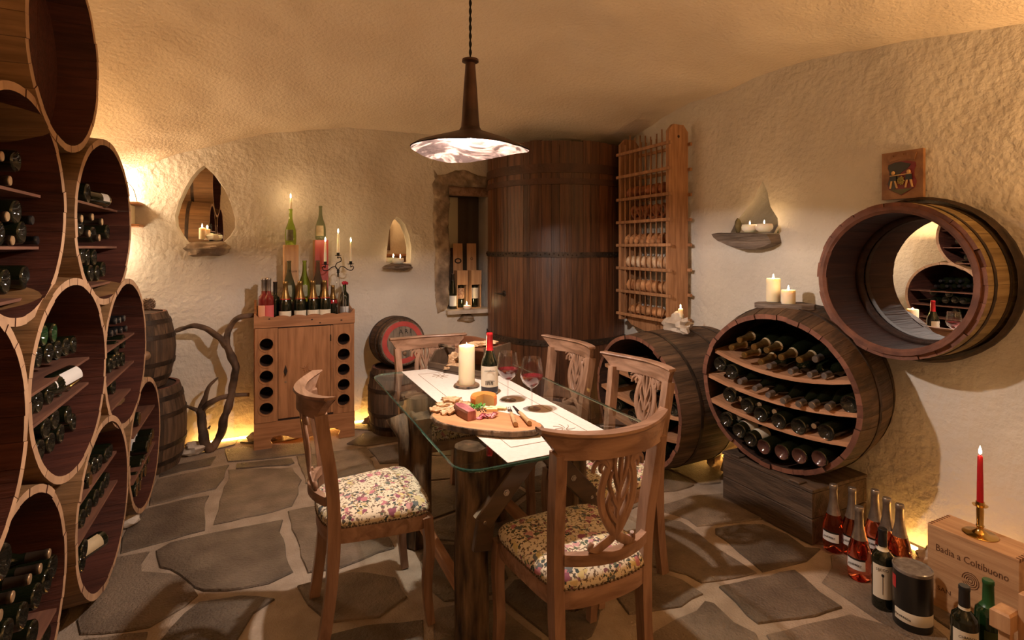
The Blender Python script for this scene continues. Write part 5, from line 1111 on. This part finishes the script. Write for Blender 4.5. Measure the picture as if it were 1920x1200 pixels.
for j in range(3):
    for i in range(n): g.f.append((j*n+i, j*n+(i+1) % n, (j+1)*n+(i+1) % n, (j+1)*n+i)); g.m.append(0 if i == 3 else (2 if i in (1, 2) else 1))
g.f += [tuple(range(n))[::-1], tuple(3*n+i for i in range(n))]; g.m += [1, 0]; g.build('meat', [speck, rind, fat], hm)
p = onB(895, 767); g = G(); rr = random.Random(2)
for i in range(90):
    a = rr.uniform(0, 2*pi); r_ = .028*math.sqrt(rr.random()); c = Vector((r_*cos(a)*1.3, r_*sin(a)*.8, .004+rr.random()*.018)); d = Vector((rr.uniform(-1, 1), rr.uniform(-1, 1), rr.uniform(-.2, .8))).normalized()*.007; s_ = d.orthogonal().normalized()*.004
    g.add([c-d, c+s_, c+d, c-s_, c+Vector((0, 0, .001))], [(0, 1, 4), (1, 2, 4), (2, 3, 4), (3, 0, 4)])
ps = tag(g.build('parsley_sprig', herb), 'curly green parsley between ham and cheese', 'herb'); ps.location = p
for i, (a, b_) in enumerate(((896, 771), (899, 770), (901, 772.5), (904, 770), (906.5, 773), (908.5, 769.5), (911, 772))):
    o = G().blob((0, 0, .003), (.003, .003, .003), i, 0, n=8, k=5).build('peppercorn', blk, smooth=True); o.location = onB(a, b_); tag(o, f'black peppercorn, {ORD[i]} from the left beside the parsley', 'peppercorn', 'peppercorns on the serving board')
for i, (a, b_, rz) in enumerate(((917, 768, .6), (922, 771, .3), (928, 767, .2), (934, 769, .1), (941, 768, -.3))):
    o = G().box((-.024, -.007, 0), (.024, .007, .012), ch=.001).build('cheese_stick', cheesep); o.location = onB(a, b_)+Vector((0, 0, .0)); o.rotation_euler = (0, 0, rz-.9+.2*(i % 2))
    tag(o, f'pale yellow cheese stick, {ORD[i]} from the left on the board', 'cheese', 'cheese sticks on the serving board')
g = G()
for i in range(9):
    a = i*.75; cx, cy = .008*(i-4), .006*sin(a); pts = [(cx+cos(t_)*.013, cy+sin(t_)*.009, .004+.004*(i % 3)+.003*sin(t_*3+i)) for t_ in [k*.7 for k in range(8)]]
    g.tube(pts, [(.001, .009)]*8, 6)
for v in g.v: v.z = max(v.z, .0)
sl = tag(g.build('salami_slices', salami, smooth=True), 'small heap of curled salami slices on the serving board', 'salami'); p = onB(914, 783); sl.location = p
def tool(name, label, a, b_, kind):
    A_ = onB(*a); B_ = onB(*b_); d = (B_-A_); l = d.length; t = thing(name, label, 'cutlery', A_+Vector((0, 0, .001)), math.atan2(d.y, d.x))
    o = G().tube([(l*.42, 0, .010), (l*.5, 0, .011), (l*.8, 0, .012), (l, 0, .011)], [(.006, .0075), (.008, .009), (.009, .010), (.009, .011)], 10).build('handle', M('horn_handle', (.42, .26, .12), (.55, .36, .19), rough=.4, scale=20), t, True, 50)
    G().lathe([(0, .002), (.003, .001), (.003, 0)], 8, T=Matrix.Translation((l*.9, 0, .0195))).build('rivet', iron, o)
    if kind:
        g = G().box((0, -.010, .004), (l*.45, .012, .0065), ch=.0008)
        for v in g.v: v.y *= .35+.65*min(1, v.x/(l*.2))
        g.build('blade', M('dark_blade', (.12, .08, .075), rough=.25, metal=.8), t)
    else:
        f = G().box((l*.16, -.010, .006), (l*.30, .010, .0085), ch=.001).build('fork_head', steel, t); G().tube([(l*.29, 0, .0075), (l*.45, 0, .010)], [(.004, .004), (.004, .004)], 8).build('neck', steel, t)
        for q in (-.0075, 0, .0075): G().tube([(0, q, .006), (l*.1, q, .004), (l*.18, q, .007)], .0018, 6).build('tine', steel, f)
tool('serving_fork', 'short fork with horn handle on the serving board', (953, 766), (967, 801), 0); tool('cheese_knife', 'knife with horn handle beside the fork on the board', (962, 764), (993, 799), 1)
# bread tray at the far end of the table
q0 = RZ(802, 692, TH_+.003); q1 = RZ(902, 712, TH_+.003); d = (q1-q0); d.z = 0; l = d.length; d.normalize(); rz = math.atan2(d.y, d.x)
T = thing('bread_tray', 'dark wooden bread tray with high arched back, far end of the table', 'tray', (q0.x, q0.y, TH_+.003), rz); l += .02; wd = .26
G().box((0, 0, 0), (l, wd, .012)).build('bottom', trayw, T); G().box((0, 0, .012), (l, .014, .046), ch=.003).build('front_lip', trayw, T)
for x0, hh in ((0, .115), (l-.014, .175)):
    L = [(.014, .012), (wd-.014, .012), (wd-.014, hh), (.06, hh-.01), (.014, .05 if x0 == 0 else hh)]
    G().plate(L, [], .014, T=Matrix(((0, 0, 1, x0), (1, 0, 0, 0), (0, 1, 0, 0), (0, 0, 0, 1)))).build('end_panel', trayw, T)
L = [(0, .012)]+[(l*i/14, .125+.055*sin(pi*min(1, .25+i/18))) for i in range(15)]+[(l, .012)]
G().plate(L, [], .016, T=Matrix(((1, 0, 0, 0), (0, 0, 1, wd-.016), (0, 1, 0, 0), (0, 0, 0, 1)))).build('arched_back', trayi, T)
G().tube([(-.03, .13, .122), (.02, .13, .124), (.10, .13, .118)], [.012, .011, .008], 8, rough=.2).build('handle', bark, T, True)
dk = G().plate([(l*.45, .03), (l*.98, .03), (l*.98, wd-.02), (l*.45, wd-.02)], [], .008, T=Matrix.Translation((0, 0, .150))).build('upper_shelf', trayi, T)
def chunk(loc, r_, seed, label, rot=(0, 0, 0)):
    o = G().blob((0, 0, 0), r_, seed, .25, 2.4, n=16, k=10).build('bread_chunk', flat, smooth=True, angle=50); o.location = loc; o.rotation_euler = rot; tag(o, label, 'bread', 'bread in the dark tray')
up = Vector((0, 0, 1)); base = Vector((q0.x, q0.y, TH_+.003)); nn = Vector((-d.y, d.x, 0))
def ont(a, b_, z): return base+d*(l*a)+nn*b_+Vector((0, 0, z))
chunk(ont(.30, .09, .062), (.04, .022, .045), 3, 'upright torn bread chunk in the dark tray', (0, .3, 0)); chunk(ont(.42, .06, .033), (.075, .035, .018), 6, 'flat torn bread lying in the front of the dark tray')
chunk(ont(.70, .13, .172), (.10, .06, .014), 9, 'flatbread on the upper shelf of the dark tray behind the candle')
# ---------------------------------------------------------------- chairs
def mk_chair(label, loc, rz, tint=None):
    T = thing('dining_chair', label, 'chair', loc, rz, 'carved chairs round the glass table')
    bend = lambda y: -.272+.085*min(1.3, abs(y)/.235)**2
    for s_ in (-1, 1):
        G().tube(spline([(.185, s_*.205, .43), (.195, s_*.207, .30), (.185, s_*.205, .15), (.20, s_*.207, .0)], 4), [(.020-.0045*i/12, .020-.0045*i/12) for i in range(13)], 4, flat=(0, 1, 0)).build('leg', chairw, T)
        P = spline([(-.205, s_*.165, 0), (-.175, s_*.168, .22), (-.165, s_*.17, .44), (-.175, s_*.176, .62), (-.200, s_*.185, .78), (-.215, s_*.190, .885)], 4)
        G().tube(P, [(.0185, .023) if p.z > .3 else (.0175, .021) for p in P], 4, flat=(0, 1, 0)).build('leg', chairw, T)
    # top rail
    g = G(); n = 28
    for i in range(n+1):
        y = -.242+.484*i/n; a = abs(y); zt = .945+.012*(a/.24)**3; zb = .868 if a < .19 else .868+(zt-.010-.868)*((a-.19)/.052)**.8; x = bend(y); th = .016
        g.v += [Vector((x-th, y, zb)), Vector((x+th*.7, y, zb)), Vector((x+th*.7, y, zt-.014)), Vector((x+th*1.2, y, zt-.006)), Vector((x+th*1.0, y, zt)), Vector((x-th*1.5, y, zt)), Vector((x-th*1.7, y, zt-.008)), Vector((x-th, y, zt-.018))]
    k = 8; g.f = [(i*k+j, i*k+(j+1) % k, (i+1)*k+(j+1) % k, (i+1)*k+j) for i in range(n) for j in range(k)]+[tuple(range(k)), tuple(n*k+j for j in range(k))]; g.m = [0]*len(g.f)
    g.build('top_rail', chairh, T, True, 40)
    g = G(); n = 12; b2_ = lambda y: -.232+.055*(abs(y)/.17)**2
    for i in range(n+1):
        y = -.158+.316*i/n; x = b2_(y); g.v += [Vector((x-.013, y, .525)), Vector((x+.013, y, .525)), Vector((x+.013, y, .56)), Vector((x-.013, y, .56))]
    g.f = [(i*4+j, i*4+(j+1) % 4, (i+1)*4+(j+1) % 4, (i+1)*4+j) for i in range(n) for j in range(4)]+[(0, 1, 2, 3), tuple(n*4+j for j in range(4))]; g.m = [0]*len(g.f); g.build('lower_rail', chairh, T)
    # carved openwork splat
    def xz(y, z): t_ = (z-.56)/.31; return (b2_(y)*(1-t_)+bend(y)*t_)
    g = G()
    def cv(L, r0, r1=None):
        for s_ in (1, -1):
            P = spline([(xz(s_*y, z), s_*y, z) for y, z in L], 5); n = len(P); r1_ = r1 or r0
            g.tube(P, [(r0+(r1_-r0)*i/(n-1), .0085) for i in range(n)], 8, flat=None) if False else ribbon(P, [r0+(r1_-r0)*i/(n-1) for i in range(n)])
            if all(abs(y) < 1e-6 for y, z in L): break
    def ribbon(P, rs_):
        base_ = len(g.v); n = len(P); V_ = []; F_ = []
        for i, p in enumerate(P):
            dd = (P[min(i+1, n-1)]-P[max(i-1, 0)]).normalized(); sx = dd.cross(Vector((1, 0, 0))).normalized()*rs_[i]; xx = Vector((.0075, 0, 0)); e = sx*.55
            V_ += [p-sx-xx*.3, p-e-xx, p+e-xx, p+sx-xx*.3, p+sx+xx*.3, p+e+xx, p-e+xx, p-sx+xx*.3]
        for i in range(n-1):
            for j in range(8): F_.append((i*8+j, i*8+(j+1) % 8, (i+1)*8+(j+1) % 8, (i+1)*8+j))
        F_ += [tuple(range(8))[::-1], tuple((n-1)*8+j for j in range(8))]; g.add(V_, F_)
    cv([(-.066, .562), (-.045, .578), (-.012, .60), (.02, .635), (.050, .69), (.061, .75), (.052, .81), (.040, .845), (.055, .872)], .0155, .012)
    cv([(.0, .605), (0, .72), (0, .872)], .008)
    cv([(.0, .65), (.020, .675), (.036, .715), (.030, .75)], .010, .005); cv([(.0, .70), (.018, .73), (.036, .78), (.030, .82)], .010, .005)
    cv([(.0, .755), (.016, .80), (.024, .84), (.022, .872)], .009, .008)
    cv([(.045, .84), (.068, .858), (.088, .845), (.092, .822)], .010, .006); cv([(.07, .86), (.085, .872), (.10, .858)], .011, .005); cv([(.064, .85), (.07, .835), (.066, .82)], .009, .005)
    cv([(-.062, .566), (-.082, .572), (-.076, .592)], .011, .006)
    g.build('carved_splat', chairw, T, True, 40)
    # seat frame and cushion
    def outline(k, x0=-.185, x1=.205, w0=.185, w1=.228, r_=.05):
        out = []; pts = [(x1, w1), (x0+.015, w0), (x0+.015, -w0), (x1, -w1)]
        fr_ = []
        for i in range(13): t_ = i/12; y = w1-2*w1*t_; fr_.append((x1+.010*sin(pi*t_), y))
        bk = []
        for i in range(13): t_ = i/12; y = -w0+2*w0*t_; bk.append((x0-.028*sin(pi*t_), y))
        sd_ = lambda a, b_, n=8: [(a[0]+(b_[0]-a[0])*i/n, a[1]+(b_[1]-a[1])*i/n) for i in range(1, n)]
        L = fr_+sd_(fr_[-1], bk[0])+bk+sd_(bk[-1], fr_[0]);
        for _ in range(3): L = [((L[i-1][0]+2*L[i][0]+L[(i+1) % len(L)][0])/4, (L[i-1][1]+2*L[i][1]+L[(i+1) % len(L)][1])/4) for i in range(len(L))]
        return [(x*k, y*k) for x, y in L]
    O = outline(1); n = len(O); g = G()
    for s_, z in ((1.0, .385), (1.0, .438), (.985, .442), (.88, .442), (.88, .385)): g.v += [Vector((x*s_, y*s_, z)) for x, y in O]
    g.f = [(j*n+i, j*n+(i+1) % n, ((j+1) % 5)*n+(i+1) % n, ((j+1) % 5)*n+i) for j in range(5) for i in range(n)]; g.m = [0]*len(g.f); g.build('seat_frame', chairh, T, True, 40)
    g = G(); sec = [(.96, .436), (1.0, .447), (1.012, .458), (.995, .472), (.94, .483), (.8, .492), (.6, .499), (.4, .503), (.2, .505)]
    for s_, z in sec: g.v += [Vector((x*s_, y*s_, z)) for x, y in O]
    g.v.append(Vector((0, 0, .506))); m_ = len(sec)
    g.f = [(j*n+i, j*n+(i+1) % n, (j+1)*n+(i+1) % n, (j+1)*n+i) for j in range(m_-1) for i in range(n)]+[((m_-1)*n+i, (m_-1)*n+(i+1) % n, m_*n) for i in range(n)]+[tuple(range(n))[::-1]]; g.m = [0]*len(g.f)
    st2 = g.build('seat_cushion', fabric, T, True)
    g = G(); L = resample([Vector(p) for p in O], .011); L2 = []
    for p in L: g.blob((p.x*1.008, p.y*1.008, .447), (.0042, .0042, .0042), 1, 0, n=6, k=4)
    tag(g.build('nailheads', brass if False else M('antique_nail', (.14, .09, .05), rough=.35, metal=.8), T, True), None, None, kind='stuff')
    return T
ch = mk_chair('carved chair at the left long side of the table, seen side-on', (.425, 2.275, 0), 0)
def chair(loc, rz, label): return dup(ch, loc, (0, 0, rz), label)
chair((1.005, 1.60, 0), radians(90), 'carved chair at the near end, its back towards the viewer')
chair((1.475, 2.075, 0), radians(184), 'nearer of two carved chairs on the right side of the table')
chair((1.455, 2.68, 0), radians(184), 'farther of two carved chairs on the right side of the table')
chair((.955, 3.02, 0), radians(-91), 'carved chair at the far end of the table before the keg')
# ---------------------------------------------------------------- bottles, tin and box at the lower right
for i, (a, b_, lb) in enumerate(((1563, 1030, 'rosé sparkling bottle nearest the wooden chest'), (1598, 1038, 'rosé sparkling bottle second from the chest, behind'), (1611, 1083, 'front rosé sparkling bottle standing farthest forward'), (1641, 1043, 'rosé sparkling bottle fourth from the chest, by the wall'), (1663, 1062, 'rosé sparkling bottle behind the dark label bottle'), (1687, 1077, 'rosé sparkling bottle directly behind the black tin'))):
    p = RZ(a, b_, .002); o = bottle('prosecco', p, (0, 0, 1), lb, 'rosé bottles on the floor by the chest', body=roseg, cap=silver, capt=.56, lab=paperw, labt=(.17, .30), half=.85, face=(-.95, -.2, 0), sc=1.02);
    put('dark_stripe', labm('prosecco', .30, .325, blk, .85), o); text('ANDBERT', .012, o, ink, frame((.0485, 0, .075), (0, 1, 0), (0, 0, 1)), 'lettering')
p = RZ(1655, 1137, .002); o = bottle('bordeaux', p, (0, 0, 1), 'dark red-wine bottle with long cream label before the black tin', cap=blackcap, capt=.80, neck=paper, neckt=(.735, .785), lab=paper, labt=(.16, .58), half=1.0, face=(-.85, -.5, 0), sc=1.08)
text('SECCO', .013, o, ink, frame((.0378, -.002, .158), (0, 1, 0), (0, 0, 1)), 'lettering'); G().tube([(.0377, 0, .065), (.0377, 0, .135)], .0007, 4).build('stem_emblem', ink, o); G().blob((.0377, 0, .137), (.001, .005, .006), 1, .2, n=8, k=4).build('flower_emblem', ink, o)
p = RZ(1711, 1170, .002); T = thing('tin', 'round black tin with clear lid and cream band beside the label bottle', 'tin', p)
G().lathe([(0, 0), (.065, 0), (.066, .003), (.066, .222), (.063, .222)], 36).build('can', tinm, T, True, 40); G().lathe([(.0665, .217), (.0675, .221), (.0675, .229), (.063, .231), (.061, .227), (0, .226)], 36).build('lid', M('cloudy_lid', (.20, .17, .15), (.34, .3, .27), rough=.2, scale=40, metal=.4), T, True, 40)
G().lathe([(.0664, .03), (.0668, .031), (.0668, .072), (.0664, .073)], 30, a0=radians(150), a1=radians(285)).build('cream_band', papert if False else paper, T, True); G().lathe([(.0667, .145), (.0667, .195)], 6, a0=radians(132), a1=radians(155)).build('red_mark', redcap, T, True)
text('Prosecco', .016, T, ink, frame((-.0672, -.0, .050), (0, -1, 0), (0, 0, 1)), 'lettering')
bxa = RX(1740, 985, 2.56)
T = thing('wine_crate', 'pale wooden wine case with burnt lettering in the lower right corner', 'box', (2.56, 1.28, 0), 0); Lb, Wb_, Hb = .30, .165, .337
def casebox():
    x0, x1, y0, y1, th = 0, Wb_, -Lb, 0, .012
    G().box((x0, y0, 0), (x0+th, y1, Hb-th)).build('front_panel', boxh, T); G().box((x1-th, y0, 0), (x1, y1, Hb-th)).build('back_panel', boxh, T)
    for y in (y0, y1-th): G().box((x0+th, y, 0), (x1-th, y+th, Hb-th)).build('end_panel', boxh, T)
    G().box((x0, y0, Hb-th), (x1, y1, Hb), ch=.001).build('lid', boxh, T)
    for y in (y0, y1-.012):
        for i in range(8): G().box((x0+.006+i*.0195, y-.0006, Hb-.012), (x0+.015+i*.0195, y+.0126, Hb+.0006)).build('dovetail', inkb, T)
casebox()
fm = lambda y, z: frame((-.0008, y, z), (0, -1, 0), (0, 0, 1))
text('Badia a Coltibuono', .040, T, inkb, fm(-.15, .250), 'lettering', sx=.78); text('SAN', .026, T, inkb, fm(-.06, .085), 'lettering')
for r_ in (.028, .021, .014, .007): G().tube([(-.0004, -.15+r_*cos(a*.42), .175+r_*1.1*sin(a*.42)) for a in range(15 if r_ < .03 else 16)], .0011, 4).build('brand_ring', inkb, T)
cp_ = Vector((2.645, 1.135, Hb)); T = thing('candlestick', 'brass candlestick with round foot on the pale wine case', 'candlestick', cp_)
G().lathe([(0, 0), (.056, 0), (.058, .003), (.054, .006), (.030, .007), (.022, .014), (.013, .022), (.011, .032), (.014, .038), (.011, .044), (.0125, .10), (.011, .116)], 36).build('base', brass, T, True, 50)
G().lathe([(.011, .116), (.024, .118), (.026, .121), (.015, .122), (.014, .135), (.011, .135), (.011, .12), (0, .12)], 28).build('drip_pan', brass, T, True, 40)
taper(cp_+Vector((0, 0, .121)), .20, 'tall red taper candle burning in the brass candlestick', waxr, r=.0112, pw=1.5, tip=.8)
p = RZ(1808, 1268, .002); o = bottle('bordeaux', p, (0, 0, 1), 'dark bottle with black capsule standing before the wine case', cap=blackcap, capt=.80, neck=paper, neckt=(.755, .785), lab=paper, labt=(.14, .56), half=1.1, face=(-.8, -.6, 0), sc=1.05)
text('CHIANTI', .012, o, ink, frame((.0378, 0, .150), (0, 1, 0), (0, 0, 1)), 'lettering')
p = RZ(1853, 1258, .002); bottle('bordeaux', p, (0, 0, 1), 'dark green bottle with green capsule before the wine case', body=midg, cap=greencap, capt=.72, lab=M('green_label', (.05, .07, .015), rough=.6), labt=(.1, .5), half=.9, face=(-.5, -.8, 0), sc=1.07)
p = RZ(1905, 1290, .0); T = thing('wooden_stand', 'cut-off wooden stand at the lower right picture edge', 'stand', (2.22, .86, 0))
G().box((.02, -.03, 0), (.05, 0, .375), ch=.003).build('post', boxw, T); G().box((-.03, .0005, .245), (.04, .055, .31), ch=.006).build('block', boxw, T); G().box((-.01, .01, 0), (.02, .04, .245), ch=.003).build('foot_post', boxw, T)
# ---------------------------------------------------------------- amber light strips and rocks along the walls
def strip(pts, label): return tag(G().tube(pts, .010, 6).build('light_strip', stripm), label, 'light')
strip([(-.45, 4.69, .012), (.95, 4.69, .012)], 'amber light strip on the floor behind the branch and cabinet'); strip([(2.94, 1.0, .012), (2.94, 1.60, .012)], 'amber light strip behind the rosé bottles'); strip([(2.93, 2.38, .012), (2.93, 3.3, .012)], 'amber light strip on the floor between the two right casks')
strip([(1.25, 4.62, .02), (1.75, 4.62, .02)], 'amber light strip on the floor right of the small barrels')
i = 0
for x, y, r_, lb in ((-.42, 4.50, .07, 'pale rock lit amber beside the lower barrel'), (-.02, 4.60, .05, 'pale rock behind the driftwood branch'), (.12, 4.58, .06, 'pale rock just left of the cabinet foot'), (.88, 4.60, .07, 'pale rock between the cabinet and small barrel'),
    (2.84, 2.56, .085, 'largest amber-lit rock between the right casks'), (2.80, 2.42, .06, 'amber-lit rock at the end of the chest'), (2.86, 2.72, .06, 'amber-lit rock under the far right cask'), (2.80, 1.32, .06, 'pale rock by the wall beside the wine case'), (2.87, 1.42, .07, 'white rock behind the rosé bottles'), (2.86, 1.62, .075, 'rock between chest and rosé bottles'), (2.70, 1.285, .04, 'small pale rock at the wine case corner')):
    i += 1; rock('rock', (x, y, r_*.55), (r_, r_*.8, r_*.62), i, lb, 'rock', paleston, .3, 1.6, 'rocks along the light strips')
p = RZ(240, 985, 0); rock('rock', (p.x, p.y, .035), (.06, .05, .04), 21, 'white rock lying under the left stack of casks', 'rock', paleston, .2)
